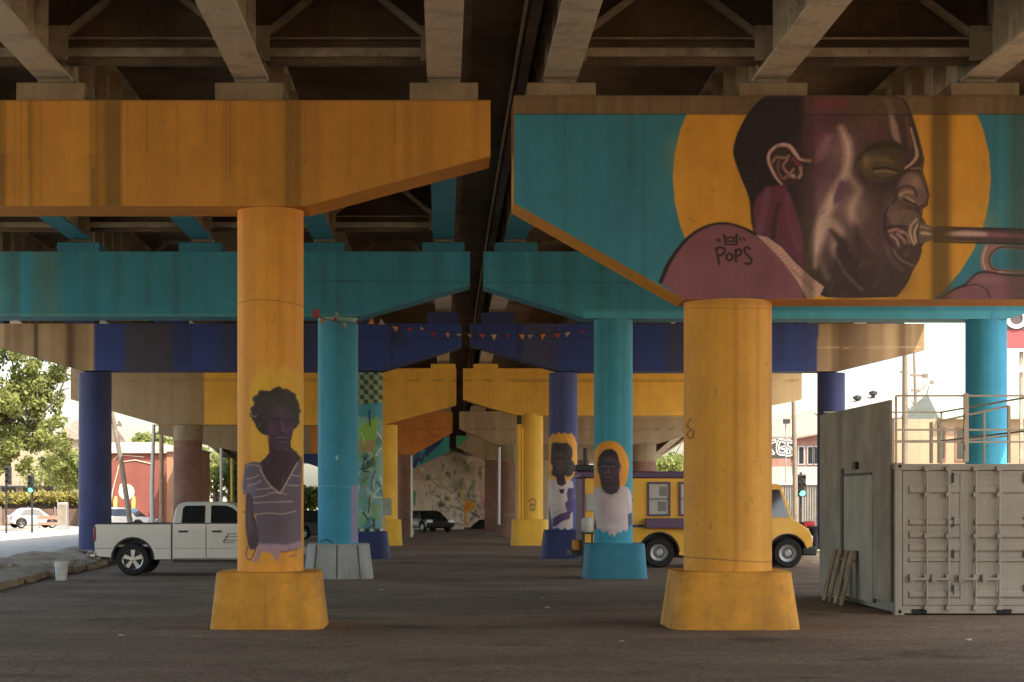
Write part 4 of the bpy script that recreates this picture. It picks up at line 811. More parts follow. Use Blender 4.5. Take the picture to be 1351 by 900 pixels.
# ================================================================ VEHICLES
def wheel(parent, cx, yo, cz, R, W, rimR, out=-1, spokes=5, rim=None):
    """yo is the outer face; out -1 faces the camera side."""
    b = MB(); s = -out
    b.lathe([(rimR * .96, s * W * .45), (rimR, s * .03), (rimR * 1.03, 0), (R * .90, s * -.005), (R * .975, s * .03), (R, s * .07), (R, s * (W - .07)), (R * .975, s * (W - .02)), (rimR, s * W), (rimR * .9, s * W * .8)], (cx, yo, cz), 'y', 40)
    t = b.build('wheel', M['black'], parent, local=True, smooth=40)
    b = MB(); m_ = rim or M['chrome']
    b.lathe([(rimR, s * .012), (rimR * .985, s * .0), (rimR * .90, s * .012), (rimR * .86, s * .07)], (cx, yo, cz), 'y', 40)
    if spokes:
        for k in range(spokes):
            a = 2 * math.pi * k / spokes + .3; d = Vector((math.cos(a), 0, math.sin(a))); p = Vector((cx, yo + s * .03, cz))
            n_ = Vector((-math.sin(a), 0, math.cos(a)))
            q = [p + d * rimR * .12 - n_ * rimR * .13, p + d * rimR * .9 - n_ * rimR * .21, p + d * rimR * .9 + n_ * rimR * .21, p + d * rimR * .12 + n_ * rimR * .13]
            b.add([tuple(v) for v in q] + [tuple(v + Vector((0, s * .04, 0))) for v in q], [(0, 1, 2, 3), (7, 6, 5, 4), (0, 4, 5, 1), (1, 5, 6, 2), (2, 6, 7, 3), (3, 7, 4, 0)])
        b.lathe([(.001, s * .015), (rimR * .2, s * .02), (rimR * .24, s * .06)], (cx, yo, cz), 'y', 20)
    else:
        b.lathe([(.001, s * .02), (rimR * .3, s * .02), (rimR * .34, s * .06), (rimR * .62, s * .10), (rimR * .66, s * .06), (rimR * .88, s * .05)], (cx, yo, cz), 'y', 24)
    rm = b.build('rim', m_, t, local=True, smooth=30)
    b = MB(); b.lathe([(.001, s * .09), (rimR * .95, s * .09)], (cx, yo, cz), 'y', 24); b.build('brake_disc', M['darkmetal'], t, local=True)
    return t
def arc(cx, cz, R, a0, a1, n=12): return [(cx + R * math.cos(math.radians(a0 + (a1 - a0) * i / n)), cz + R * math.sin(math.radians(a0 + (a1 - a0) * i / n))) for i in range(n + 1)]
def taper(b, outline, y0, y1, zl, inset, zh, mi=0):
    n = len(outline); ins = lambda z: inset * max(0, (z - zl)) / (zh - zl)
    vs = [(x, y0 + ins(z), z) for x, z in outline] + [(x, y1 - ins(z), z) for x, z in outline]
    b.add(vs, [tuple(range(n)), tuple(range(2 * n - 1, n - 1, -1))] + [(i, i + n, (i + 1) % n + n, (i + 1) % n) for i in range(n)], mi)
def side_panel(parent, name, outline, y0, y1, zl, inset, zh, m, off=.006, both=True, th=.012):
    for sgn, yb in ((1, y0), (-1, y1)) if both else ((1, y0),):
        b = MB(); n = len(outline); g = lambda z: yb + sgn * (inset * max(0, z - zl) / (zh - zl) - off)
        vs = [(x, g(z), z) for x, z in outline] + [(x, g(z) + sgn * th, z) for x, z in outline]
        b.add(vs, [tuple(range(n)), tuple(range(2 * n - 1, n - 1, -1))] + [(i, i + n, (i + 1) % n + n, (i + 1) % n) for i in range(n)])
        o = b.build(name, m, parent, local=True, smooth=0)
        if sgn == 1: near = o
    return near
red = plain('tail_lamp_red', (.30, .015, .02), .25); lampw = plain('head_lamp_glass', (.75, .75, .72), .2)

# ---- white crew cab pickup
t = thing('pickup_truck', (X_(125, 47.2), 47.2, 0), 'white crew cab pickup truck parked behind the painted orange column', 'pickup truck')
W = 1.98; A1, A2 = arc(.97, .44, .52, 180, 0), arc(4.36, .44, .52, 180, 0)
bed = [(0, .62), (.06, .50), (.42, .47)] + A1 + [(1.55, .42), (1.96, .42), (1.96, 1.325), (.02, 1.325), (-.01, 1.2)]
b = MB(); b.prism(bed, 0, .14); b.prism(bed, W - .14, W); b.box((.0, .14, .62), (.07, W - .14, 1.31)); b.box((1.88, .14, .62), (1.96, W - .14, 1.325)); b.box((.07, .14, .74), (1.88, W - .14, .8)); b.build('bed', M['white'], t, local=True, smooth=0, bevel=.018)
cab = [(1.985, .42), (3.98, .42)] + A2 + [(4.92, .46), (5.18, .50), (5.22, .72), (5.21, 1.08), (5.12, 1.20), (4.5, 1.31), (3.9, 1.35), (1.985, 1.335)]
b = MB(); b.prism(cab, .0, W); b.build('body', M['white'], t, local=True, smooth=0, bevel=.02)
gh = [(1.99, 1.336), (2.05, 1.70), (2.12, 1.84), (2.3, 1.90), (3.30, 1.905), (3.52, 1.85), (4.25, 1.347)]
b = MB(); taper(b, gh, .02, W - .02, 1.33, .16, 1.9); b.build('cab_roof', M['white'], t, local=True, smooth=0, bevel=.03)
side_panel(t, 'side_window', [(2.22, 1.36), (2.24, 1.72), (2.30, 1.80), (2.82, 1.805), (2.82, 1.36)], .02, W - .02, 1.33, .16, 1.9, M['glass'], .008)
side_panel(t, 'side_window', [(2.97, 1.36), (2.97, 1.805), (3.36, 1.80), (3.52, 1.74), (3.95, 1.40), (3.95, 1.36)], .02, W - .02, 1.33, .16, 1.9, M['glass'], .008)
b = MB(); b.add([(3.56, .22, 1.815), (3.56, W - .22, 1.815), (4.22, W - .1, 1.375), (4.22, .1, 1.375)], [(0, 1, 2, 3)]); b.build('windscreen', M['glass'], t, local=True)
side_panel(t, 'seam', [(1.955, .45), (1.99, .45), (1.99, 1.33), (1.955, 1.33)], 0, W, 1.33, 0, 1.9, M['darkmetal'], .002)
side_panel(t, 'seam', [(2.845, .47), (2.86, .47), (2.86, 1.33), (2.845, 1.33)], 0, W, 1.33, 0, 1.9, M['darkmetal'], .0025)
side_panel(t, 'crease_shade_line', [(.02, .70), (.44, .70), (.44, .712), (.02, .712)], 0, W, 1.33, 0, 1.9, M['darkmetal'], .0025); side_panel(t, 'crease_shade_line', [(1.52, .70), (3.98, .70), (3.98, .712), (1.52, .712)], 0, W, 1.33, 0, 1.9, M['sheet'], .0025)  # flat darker strips draw the shade line of the body crease
for a, c in ((2.02, 2.83), (2.88, 3.74)):
    dr = side_panel(t, 'door', [(a, .76), (c, .76), (c, 1.31), (a, 1.31)], 0, W, 1.33, 0, 1.9, M['white'], .006)
    b = MB(); b.box((a + .13, -.035, 1.115), (a + .37, -.004, 1.165)); b.build('handle', M['darkmetal'], dr, local=True, bevel=.01)
    if a > 2.5:      # faded company decal
        b = MB()
        for i, (u0, u1, z) in enumerate(((.52, .84, 1.06), (.46, .80, .99), (.40, .84, .90), (.42, .70, .84))): b.box((a + u0, -.0085, z), (a + u1, -.006, z + .028))
        b.add([(a + .40, -.0085, .86), (a + .44, -.0085, .86), (a + .56, -.0085, 1.06), (a + .52, -.0085, 1.06)], [(0, 1, 2, 3)])
        b.build('decal', plain('faded_decal', (.30, .28, .24), .7), dr, local=True, smooth=0)
for A in (A1, A2):      # dark wheel arch liners
    b = MB(); n = len(A); cx = A[0][0] + .52
    b.prism([(x, z) for x, z in A] + [(cx + (x - cx) * 1.08, .44 + (z - .44) * 1.08) for x, z in reversed(A)], -.004, .38)
    b.prism([(cx + (x - cx) * 1.02, .44 + (z - .44) * 1.02) for x, z in A], .38, .40); b.build('wheel_arch', M['darkmetal'], t, local=True, smooth=0)
for cx in (.97, 4.36):
    wheel(t, cx, .0, .425, .425, .27, .275); wheel(t, cx, W, .425, .425, .27, .275, out=1)
b = MB(); b.box((-.04, .0, .88), (.05, .10, 1.27)); b.build('tail_lamp', red, t, local=True, bevel=.02)
b = MB(); b.box((-.04, W - .10, .88), (.05, W, 1.27)); b.build('tail_lamp', red, t, local=True, bevel=.02)
b = MB(); b.box((-.16, .06, .47), (.02, W - .06, .64)); b.box((-.2, .02, .56), (-.02, .16, .61)); b.build('rear_bumper', M['chrome'], t, local=True, bevel=.03)
b = MB(); b.box((5.14, .04, .48), (5.30, W - .04, .72)); b.build('front_bumper', M['chrome'], t, local=True, bevel=.04)
b = MB(); b.box((5.10, .03, .86), (5.25, .38, 1.08)); b.build('headlight', lampw, t, local=True, bevel=.03)
b = MB(); b.box((.1, .25, .40), (5.0, W - .25, .60)); b.box((2.0, .05, .34), (3.95, .16, .42)); b.build('chassis', M['darkmetal'], t, local=True, smooth=0)
b = MB(); b.box((3.75, -.24, 1.30), (3.90, -.03, 1.52)); b.build('mirror', M['darkmetal'], t, local=True, bevel=.03)
for y_ in (.0, W - .14): b = MB(); b.box((.03, y_ + .01, 1.326), (1.94, y_ + .13, 1.345)); b.build('bed_rail', M['darkmetal'], t, local=True)
b = MB(); b.box((2.0, -.004, 1.335), (4.0, .012, 1.356)); b.build('belt_trim', M['darkmetal'], t, local=True)
b = MB(); b.box((2.02, -.003, .425), (3.78, .01, .462)); b.build('sill_trim', M['sheet'], t, local=True)
b = MB(); b.lathe([(.001, -.006), (.07, -.006), (.075, 0)], (1.55, 0, 1.14), 'y', 20); b.build('fuel_flap', M['white'], t, local=True)

# ---- yellow food truck
fy = mat('yellow_truck_paint', (.88, .47, .045), .38, var=.08, vs=1.5, bmp=0, coat=.3, streak=.06, dirt=(.3, .15, .02)); purple = plain('purple_trim', (.115, .062, .125), .5)
YF = 52.6
t = thing('food_truck', (X_(768, YF), YF, 0), 'yellow food truck with purple trim and windows, facing right behind the columns', 'food truck')
W = 2.25; A1, A2 = arc(2.2, .44, .56, 180, 0), arc(5.88, .42, .53, 180, 0)
box = [(0, .36), (1.62, .36)] + A1 + [(2.78, .36), (5.02, .36), (5.02, 2.56), (0, 2.56)]
b = MB(); b.prism(box, 0, W); b.build('body', fy, t, local=True, smooth=0, bevel=.03)
b = MB(); b.box((-.06, -.05, 2.565), (5.12, W + .05, 2.76)); b.build('roof', purple, t, local=True, bevel=.04)
hood = [(5.03, .40), (5.32, .40)] + A2 + [(6.44, .56), (6.58, .62), (6.60, .80), (6.52, 1.04), (6.36, 1.18), (6.02, 1.42), (5.72, 2.33), (5.6, 2.40), (5.03, 2.40)]
b = MB(); taper(b, hood, .04, W - .04, 1.2, .12, 2.4); b.build('cab', fy, t, local=True, smooth=0, bevel=.05)
side_panel(t, 'side_window', [(5.36, 1.45), (5.36, 2.24), (5.66, 2.24), (5.92, 1.45)], .04, W - .04, 1.2, .12, 2.4, M['glass'], .012)
b = MB(); b.add([(5.745, .22, 2.28), (5.745, W - .22, 2.28), (6.035, W - .12, 1.44), (6.035, .12, 1.44)], [(0, 1, 2, 3)]); b.build('windscreen', M['glass'], t, local=True)
pane = plain('pale_window_blind', (.50, .48, .43), .25)
for x in (1.86, 2.76, 3.66):
    b = MB()
    for a, c in (((x, 1.48), (x + .66, 1.54)), ((x, 2.40), (x + .66, 2.46)), ((x, 1.54), (x + .055, 2.40)), ((x + .605, 1.54), (x + .66, 2.40))): b.box((a[0], -.05, a[1]), (c[0], .0, c[1]))
    w_ = b.build('window', purple, t, local=True, smooth=0)
    b = MB(); b.box((x + .055, -.018, 1.54), (x + .605, .002, 2.40)); b.build('pane', pane, w_, local=True)
    b = MB(); b.box((x + .055, -.03, 1.95), (x + .605, -.018, 2.0)); b.box((x + .30, -.024, 1.62), (x + .54, -.018, 1.90)); b.box((x + .34, -.024, 2.06), (x + .56, -.018, 2.32)); b.build('sash', plain('window_sash', (.22, .21, .19), .5), w_, local=True)
b = MB(); b.box((1.80, -.30, 1.14), (4.6, -.002, 1.42)); b.build('serving_shelf', purple, t, local=True, bevel=.015)
b = MB(); b.box((0, -.012, 1.16), (1.78, .0, 1.24)); b.box((-.01, -.02, .36), (.08, W + .02, 2.56)); b.build('trim', purple, t, local=True)
b = MB(); b.lathe([(.001, -.08), (.12, -.08), (.13, 0)], (1.34, 0, 1.92), 'y', 18); b.build('side_lamp', purple, t, local=True)
b = MB(); b.box((.62, -.02, 2.24), (1.1, 0, 2.40)); b.build('sign_plate', plain('faded_sign', (.42, .40, .22), .6), t, local=True)
for cx, R in ((2.2, .44), (5.88, .42)):
    wheel(t, cx, .03, R, R, .3, .25, spokes=0, rim=M['galv']); wheel(t, cx, W - .03, R, R, .3, .25, out=1, spokes=0, rim=M['galv'])
for A, cx, R in ((A1, 2.2, .56), (A2, 5.88, .53)):
    b = MB(); cz = A[0][1]; y_ = -.004 if cx < 3 else .036
    b.prism([(x, z) for x, z in A] + [(cx + (x - cx) * 1.07, cz + (z - cz) * 1.07) for x, z in reversed(A)], y_, .42)
    b.prism([(cx + (x - cx) * 1.02, cz + (z - cz) * 1.02) for x, z in A], .42, .44); b.build('wheel_arch', M['darkmetal'], t, local=True, smooth=0)
b = MB(); b.box((6.3, .05, .36), (6.72, W - .05, .60)); b.build('front_bumper', M['darkmetal'], t, local=True, bevel=.04)
b = MB(); b.box((6.44, .12, .72), (6.62, .40, .92)); b.build('headlight', lampw, t, local=True, bevel=.03)
b = MB(); b.box((-.30, .1, .34), (0, W - .1, .48)); b.box((.2, .35, .28), (6.2, W - .35, .5)); b.build('chassis', M['darkmetal'], t, local=True, smooth=0)
b = MB(); b.tube([(.12, .4, 2.7), (.12, .4, 3.44)], .07, 12); b.tube([(.42, .4, 2.7), (.42, .4, 3.40)], .055, 12); b.build('exhaust_stack', M['darkmetal'], t, local=True)
b = MB(); b.box((-.18, .2, 2.765), (.36, .9, 2.95)); b.build('roof_vent', M['darkmetal'], t, local=True, bevel=.03)
b = MB(); b.box((-.26, .12, .49), (-.02, .42, .80)); b.build('tow_box', plain('orange_plastic', (.62, .25, .03), .5), t, local=True, bevel=.05)
b = MB(); b.box((.12, -.03, 1.62), (.42, .0, 2.12)); b.build('side_hatch', M['galv'], t, local=True, bevel=.01)
# tank beside its rear corner
tk = thing('water_tank', (X_(775, 51.9), 51.9, 0), 'pale water tank on black legs at the rear of the food truck', 'water tank')
b = MB(); b.lathe([(.001, .0), (.13, .02), (.17, .08), (.17, .34), (.13, .42), (.001, .44)], (0, 0, 1.02), 'z', 24); b.build('tank', plain('pale_tank', (.52, .50, .44), .5), tk, local=True)
for a, c in ((-.13, -.13), (.13, -.13), (-.13, .13), (.13, .13)): b = MB(); b.bar((a, c, .004), (a, c, 1.04), .035, .035); b.build('leg', M['darkmetal'], tk, local=True)
b = MB(); b.box((-.18, -.18, .98), (.18, .18, 1.02)); b.build('shelf', M['darkmetal'], tk, local=True); b = MB(); b.box((-.15, -.15, .4), (.15, .15, .43)); b.build('shelf', M['darkmetal'], tk, local=True)

def car(name, loc, rz, m, label, cat, ln=4.5, hh=1.45, suv=False, group=None):
    t = thing(name, loc, label, cat, group, rz); W = 1.78; k = ln / 4.5; H = hh; bl = H * .62
    A1, A2 = arc(.85 * k, .33, .38, 180, 0, 8), arc(3.55 * k, .33, .38, 180, 0, 8)
    low = [(0, .35), (.42 * k, .26)] + A1 + [(1.3 * k, .22), (3.1 * k, .22)] + A2 + [(4.0 * k, .26), (4.45 * k, .32), (4.5 * k, .6), (4.35 * k, bl * .82), (3.5 * k, bl * .98), (.12, bl * 1.02), (0, bl * .9)]
    b = MB(); b.prism(low, -W / 2, W / 2); b.build('body', m, t, local=True, smooth=0, bevel=.05)
    g = [(.05, bl), (.25, H * .95), (.5, H), (2.3 * k, H), (2.6 * k, H * .96), (3.4 * k, bl * .96)] if suv else [(.3, bl), (.95 * k, H * .93), (1.35 * k, H), (2.15 * k, H), (2.5 * k, H * .96), (3.35 * k, bl * .96)]
    b = MB(); taper(b, g, -W / 2 + .04, W / 2 - .04, bl, .2, H); b.build('roof', m, t, local=True, smooth=0, bevel=.04)
    gg = [(g[0][0] + .25, bl + .04), (g[1][0] + .14, H * .9), (g[2][0] + .1, H * .945), (g[3][0], H * .945), (g[4][0] - .05, H * .9), (g[5][0] - .35, bl + .03)]
    side_panel(t, 'side_window', gg, -W / 2 + .04, W / 2 - .04, bl, .2, H, M['glass'], .012)
    b = MB(); x0, z0, x1, z1 = g[4][0] + .06, H * .935, g[5][0] + .0, bl * .99
    b.add([(x0, -W / 2 + .24, z0), (x0, W / 2 - .24, z0), (x1, W / 2 - .1, z1 + .03), (x1, -W / 2 + .1, z1 + .03)], [(0, 1, 2, 3)]); b.build('windscreen', M['glass'], t, local=True)
    for cx in (.85 * k, 3.55 * k):
        for s in (-1, 1): wheel(t, cx, s * W / 2, .32, .32, .2, .2, out=s)
    for s in (-1, 1):
        b = MB(); b.box((4.22 * k, s * W / 2 - (.36 if s > 0 else -.02), .56), (4.50 * k, s * W / 2 + (-.02 if s > 0 else .36), .74)); b.build('headlight', lampw, t, local=True, bevel=.03)
        b = MB(); b.box((-.02, s * W / 2 - (.3 if s > 0 else -.02), .62), (.06, s * W / 2 + (-.02 if s > 0 else .3), .8)); b.build('tail_lamp', red, t, local=True)
    return t
silver = mat('silver_car_paint', (.50, .49, .46), .35, var=.06, bmp=0, coat=.4); blackp = mat('black_car_paint', (.018, .018, .02), .3, var=.1, bmp=0, coat=.5)
car('parked_car', (X_(9, 122), 122.4, .02), math.radians(28), silver, 'silver sedan parked by the hedge across the left street', 'car', 3.0 * 1.15, 1.34)
car('parked_car', (X_(134, 112), 112, .02), math.radians(-12), M['white'], 'small white car beyond the pickup bed, before the red building', 'car', 3.4, 1.42, True)
car('parked_car', (X_(549, 108.5), 109.2, .02), math.radians(-62), blackp, 'black car parked far off between the yellow columns', 'car', 3.1, 1.26)
car('parked_car', (X_(380, 88), 88, .02), math.radians(0), blackp, 'dark car half hidden behind the second teal column', 'car', 3.9, 1.4, True)

# ================================================================ SHIPPING CONTAINER with its roof deck
YK = 31.25; kx = X_(1181, YK); sc_ = YK / F
t = thing('shipping_container', (kx, YK, 0), 'beige shipping container with closed end doors and a railed roof deck', 'shipping container')
CW, CH, CL = 2.44, 2.59, 6.06
b = MB(); ys = np.linspace(.15, CL - .15, 46); prof = []
for i, y_ in enumerate(ys): prof.append((.02 if (i // 2) % 2 else .055, y_))
vs = []; fs = []
for x_, y_ in prof: vs += [(x_, y_, .17), (x_, y_, CH - .12)]
fs = [(i * 2, i * 2 + 1, i * 2 + 3, i * 2 + 2) for i in range(len(prof) - 1)]; b.add(vs, fs)
b.add([(CW - v[0], v[1], v[2]) for v in vs], fs); b.box((.03, CL - .12, .15), (CW - .03, CL - .06, CH - .1)); b.box((.02, .12, CH - .06), (CW - .02, CL - .1, CH - .02)); b.box((.05, .12, .12), (CW - .05, CL - .1, .16)); b.build('wall_panel', M['cont'], t, local=True, smooth=0)
b = MB()
for x0 in (0, CW - .12):
    b.box((x0, 0, .12), (x0 + .12, .12, CH - .12)); b.box((x0, CL - .12, .12), (x0 + .12, CL, CH - .12)); b.box((x0 + .02, .12, CH - .12), (x0 + .10, CL - .12, CH - .01)); b.box((x0 + .02, .12, .04), (x0 + .10, CL - .12, .17))
b.box((.12, .01, CH - .13), (CW - .12, .1, CH - .02)); b.box((.12, .012, .03), (CW - .12, .1, .165)); b.box((.12, CL - .1, CH - .12), (CW - .12, CL - .01, CH)); b.build('corner_frame', M['cont'], t, local=True, smooth=0, bevel=.008)
for x0 in (-.006, CW - .156):
    for y0 in (-.006, CL - .16):
        for z0 in (0, CH - .12):
            b = MB(); b.box((x0, y0, z0), (x0 + .162, y0 + .166, z0 + .12)); cst = b.build('corner_casting', M['cont'], t, local=True, smooth=0, bevel=.01)
            if y0 < 1: b = MB(); b.lathe([(.001, 0), (.032, 0), (.032, .03)], (x0 + .085, y0 - .003, z0 + .062), 'y', 14); b.build('hole', M['black'], cst, local=True)
b = MB()
for a in (.28, 1.72): b.box((a, .006, .03), (a + .26, .011, .105))
b.build('fork_pocket', M['black'], t, local=True)
zpx = lambda py: Z_(py, YK)
ridges = [(640, 652), (684, 694), (700, 711), (716, 729), (735, 742), (779, 790)]
for i, (a, c) in enumerate(((.135, 1.19), (1.25, 2.31))):
    b = MB(); b.box((a, .03, .175), (c, .07, CH - .14)); d = None
    for p0, p1 in ridges:
        z0, z1 = zpx(p1), zpx(p0); m_ = .25 * (z1 - z0)
        b.add([(a + .095, .03, z0), (c - .085, .03, z0), (c - .085, .03, z1), (a + .095, .03, z1), (a + .11, .0, z0 + m_), (c - .10, .0, z0 + m_), (c - .10, .0, z1 - m_), (a + .11, .0, z1 - m_)], [(0, 1, 5, 4), (1, 2, 6, 5), (2, 3, 7, 6), (3, 0, 4, 7), (4, 5, 6, 7)])
    b.box((a, .018, .175), (a + .09, .03, CH - .14)); b.box((c - .08, .018, .175), (c, .03, CH - .14)); b.box((a + .09, .02, .175), (c - .08, .03, .24)); b.box((a + .09, .02, CH - .2), (c - .08, .03, CH - .14))
    d = b.build('door', M['cont'], t, local=True, smooth=0)
    for xr in ((.53, .90) if i == 0 else (1.36, 1.76)):
        b = MB(); b.tube([(xr, -.03, .10), (xr, -.03, CH - .06)], .018, 8)
        for z_ in (.13, .66, 1.35, 2.05, CH - .1): b.box((xr - .045, -.05, z_ - .035), (xr + .045, .02, z_ + .035))
        b.build('lock_rod', M['cont'], d, local=True)
        b = MB(); b.box((xr - .26, -.055, .60), (xr + .02, -.035, .64)); b.box((xr - .29, -.05, .575), (xr - .22, .0, .70)); b.build('latch_handle', M['cont'], d, local=True)
    xh = .99 if i == 0 else 2.2
    for z_ in (.35, .95, 1.5, 2.25):
        b = MB(); b.box((xh - .012, -.004, z_), (xh + .012, .02, z_ + .17)); b.build('gasket_gap', M['darkmetal'], d, local=True)
    for xq, zq, w_, h_ in ((a + .36, .64, .10, .02), (a + .72, .66, .12, .018), (a + .25, 1.9, .05, .03)):
        b = MB(); b.add([(xq, .028, zq), (xq + w_, .028, zq + .006), (xq + w_ * .8, .028, zq + h_), (xq + w_ * .3, .028, zq + h_ * 1.6)] , [(0, 1, 2, 3)]); b.build('rust_scuff', M['steel_d'], d, local=True, smooth=0)
b = MB(); b.box((1.192, .02, .175), (1.248, .055, CH - .14)); b.build('door_post', M['cont'], t, local=True)
# tall sheet cladding along its left side
zt0 = Z_(527, YK)
b = MB(); b.box((-.05, .17, 2.02), (-.008, CL - .05, zt0)); b.box((-.052, .17, .22), (-.008, 1.42, 2.02)); b.box((-.052, 3.98, .05), (-.008, CL - .05, 2.02)); b.build('side_cladding', M['sheet'], t, local=True, smooth=0)
b = MB(); b.box((-.06, 1.75, .14), (-.01, 3.25, 2.32)) if False else b.box((-.056, 1.46, .14), (-.01, 3.75, 2.40)); b.build('side_door', mat('pale_ply', (.42, .39, .32), .7, var=.2, vs=1.2, streak=.25, sx=4, dirt=(.3, .27, .2)), t, local=True)
b = MB(); b.box((-.075, 3.75, .12), (-.012, 3.95, 2.55)); b.box((-.07, 1.46, 2.402), (-.011, 3.745, 2.45)); b.build('side_door_frame', M['darkmetal'], t, local=True)
b = MB(); b.box((-.12, 2.5, 2.52), (-.05, 2.75, 2.66)); b.build('side_lamp', M['darkmetal'], t, local=True)
railm = plain('rail_paint', (.52, .45, .34), .6)
rails = MB()
zr = [Z_(p, YK) for p in (522, 567, 583)]
for x_ in (.03, 1.21, 2.41): rails.bar((x_, .06, CH), (x_, .06, zr[0]), .034, .034)
for z_ in zr: rails.bar((.03, .06, z_), (2.41, .06, z_), .03, .03, 0)
rails.bar((CW - .03, .06, zr[0]), (CW - .03, CL - .06, zr[0]), .03, .03); rails.bar((CW - .03, .06, zr[1]), (CW - .03, CL - .06, zr[1]), .03, .03); rails.bar((0.03, CL - .06, zr[0]), (CW - .03, CL - .06, zr[0]), .03, .03); rails.bar((0.03, CL - .06, zr[1]), (CW - .03, CL - .06, zr[1]), .03, .03)
for x_ in (1.21, 2.41): rails.bar((x_, CL - .06, CH), (x_, CL - .06, zr[0]), .034, .034)
rails.build('railing', railm, t, local=True, smooth=0)
g = MB(); z0, z1, z2 = Z_(553, YK), Z_(583, YK), CH; x0, x1 = .88, 2.02
g.bar((x0, .5, z0 - .02), (x1, .3, z0 + .24), .034, .034); g.bar((x0, .5, z1), (x1, .3, z1 + .11), .03, .03); g.bar((x0, .5, CH), (x0, .5, z0 - .02), .05, .05); g.bar((x1, .3, CH), (x1, .3, z0 + .24), .05, .05); g.bar((1.62, .37, CH), (1.62, .37, z0 + .15), .035, .035); g.bar((.75, .52, CH), (.75, .52, z0 - .03), .05, .05)
g.build('stair_gate', railm, t, local=True, smooth=0)
b = MB(); b.box((1.17, .0, CH + .02), (1.25, .055, zr[0] + .04)); b.box((1.18, -.03, CH + .22), (1.24, .0, CH + .30)); b.box((1.18, -.03, CH + .74), (1.24, .0, CH + .82)); b.build('gate_post', railm, t, local=True, smooth=0)

# pallet of planks leaning on the container's side
t = thing('wooden_pallet', (kx - .1, 33.75, 0), 'weathered wooden plank pallet leaning against the container side door', 'pallet')
for k in range(4):
    b = MB(); y_ = .12 + k * .52; b.bar((-.25, y_, .02), (-.03, y_, 1.03 - .02 * (k % 2)), .025, .30 if k != 2 else .18, 0, (0, 1, 0)); b.build('plank', M['wood'], t, local=True, smooth=0)
b = MB()
for u in (.12, .82): b.bar((-.25 + .22 * u + .035, -.02, .02 + u), (-.25 + .22 * u + .035, 1.86, .02 + u), .07, .04)
b.build('cross_piece', M['wood'], t, local=True, smooth=0)
# bucket on the verge edge
Yb = 44.6; t = thing('bucket', (X_(81, Yb), Yb, .0), 'battered white plastic bucket beside the dirt verge', 'bucket')
b = MB(); b.lathe([(.001, .012), (.13, .01), (.135, 0), (.165, .42), (.172, .42), (.172, .45), (.16, .45), (.13, .03), (.001, .03)], (0, 0, 0), 'z', 28); b.build('pail', mat('dirty_white_plastic', (.62, .60, .55), .5, var=.15, vs=5, spots=.4, dirt=(.3, .26, .2), bmp=0), t, local=True)
b = MB(); b.tube([(.17 * math.cos(a), -.175 - .0 * a, .41 - .12 * math.sin(a)) for a in np.linspace(0, math.pi, 10)], .006, 6); b.build('handle', M['galv'], t, local=True)

# bunting between the teal columns
t = thing('bunting', (X_(420, 45.2), 45.2, 6.5), 'string of small coloured pennants hung between the teal columns', 'bunting')
path = [(417, 418), (450, 425), (490, 428), (530, 431), (560, 436), (610, 440), (650, 441), (700, 441), (740, 439), (783, 433)]
pp = catmull(path, False, 8); b = MB(); b.tube([P(x, y, 45.2) for x, y in pp], .008, 5); b.build('string', M['darkmetal'], t)
cols = [L(196, 120, 60), L(170, 70, 66), L(186, 160, 120), L(140, 60, 66), L(204, 138, 66), L(150, 140, 128)]; pm = [mat('pennant_cloth', c, .9, var=.15, bmp=0) for c in cols]; r = random.Random(2)
for k in range(22):
    x = 424 + k * 16.4 + r.uniform(-3, 3); y = float(np.interp(x, pp[:, 0], pp[:, 1])); w = r.choice([3.8, 4.8, 4.2, 3]); h = r.choice([11, 9, 7, 10, 6]); up = -1 if (430 < x < 590 and r.random() < .7) else 1
    a, c, d = P(x - w, y, 45.2), P(x + w, y, 45.2), P(x + r.uniform(-2, 2), y + up * h * .8, 45.2 + r.uniform(-.06, .06))
    e = Vector((0, .006, 0)); b = MB(); b.add([a, c, d, a + e, c + e, d + e], [(0, 1, 2), (5, 4, 3), (0, 3, 4, 1), (1, 4, 5, 2), (2, 5, 3, 0)]); b.build('pennant', pm[k % 6], t, smooth=0)
b = MB(); a = P(417, 414, 45.1); b.box(tuple(a - Vector((.07, .05, .1))), tuple(a + Vector((.07, .05, .1)))); b.build('end_knot', pm[1], t)

# notice panel between graffiti column and yellow column
t = thing('notice_board', (X_(507, 76.4), 76.4, 0), 'small grey green panel on a post before the left yellow column', 'notice board')
b = MB(); b.box((-.30, -.02, 1.30), (.30, .02, 2.0)); b.build('panel', mat('grey_green_panel', (.34, .38, .30), .7, var=.3, vs=6), t, local=True); b = MB(); b.bar((0, .04, 0), (0, .04, 2.0), .05, .05); b.build('post', M['galv'], t, local=True)

# person in red bending over by the right verge
Yp = 58.4; zb = .18
t = thing('person', (X_(1073, Yp), Yp, zb), 'person in a red shirt and dark trousers bending forward past the food truck', 'person')
def skin_fig(name, pts, edges, rad, m, root=0):
    me = bpy.data.meshes.new(name); me.from_pydata(pts, edges, []); me.materials.append(m); o = bpy.data.objects.new(name, me); C.objects.link(o); o.parent = t
    sk = o.modifiers.new('skin', 'SKIN'); sk.use_smooth_shade = True
    for i, v in enumerate(me.skin_vertices[0].data): v.radius = (rad[i], rad[i]); v.use_root = (i == root)
    o.modifiers.new('sub', 'SUBSURF').levels = 1; o.modifiers[-1].render_levels = 2; return o
skinm = plain('brown_skin', (.10, .055, .035), .55)
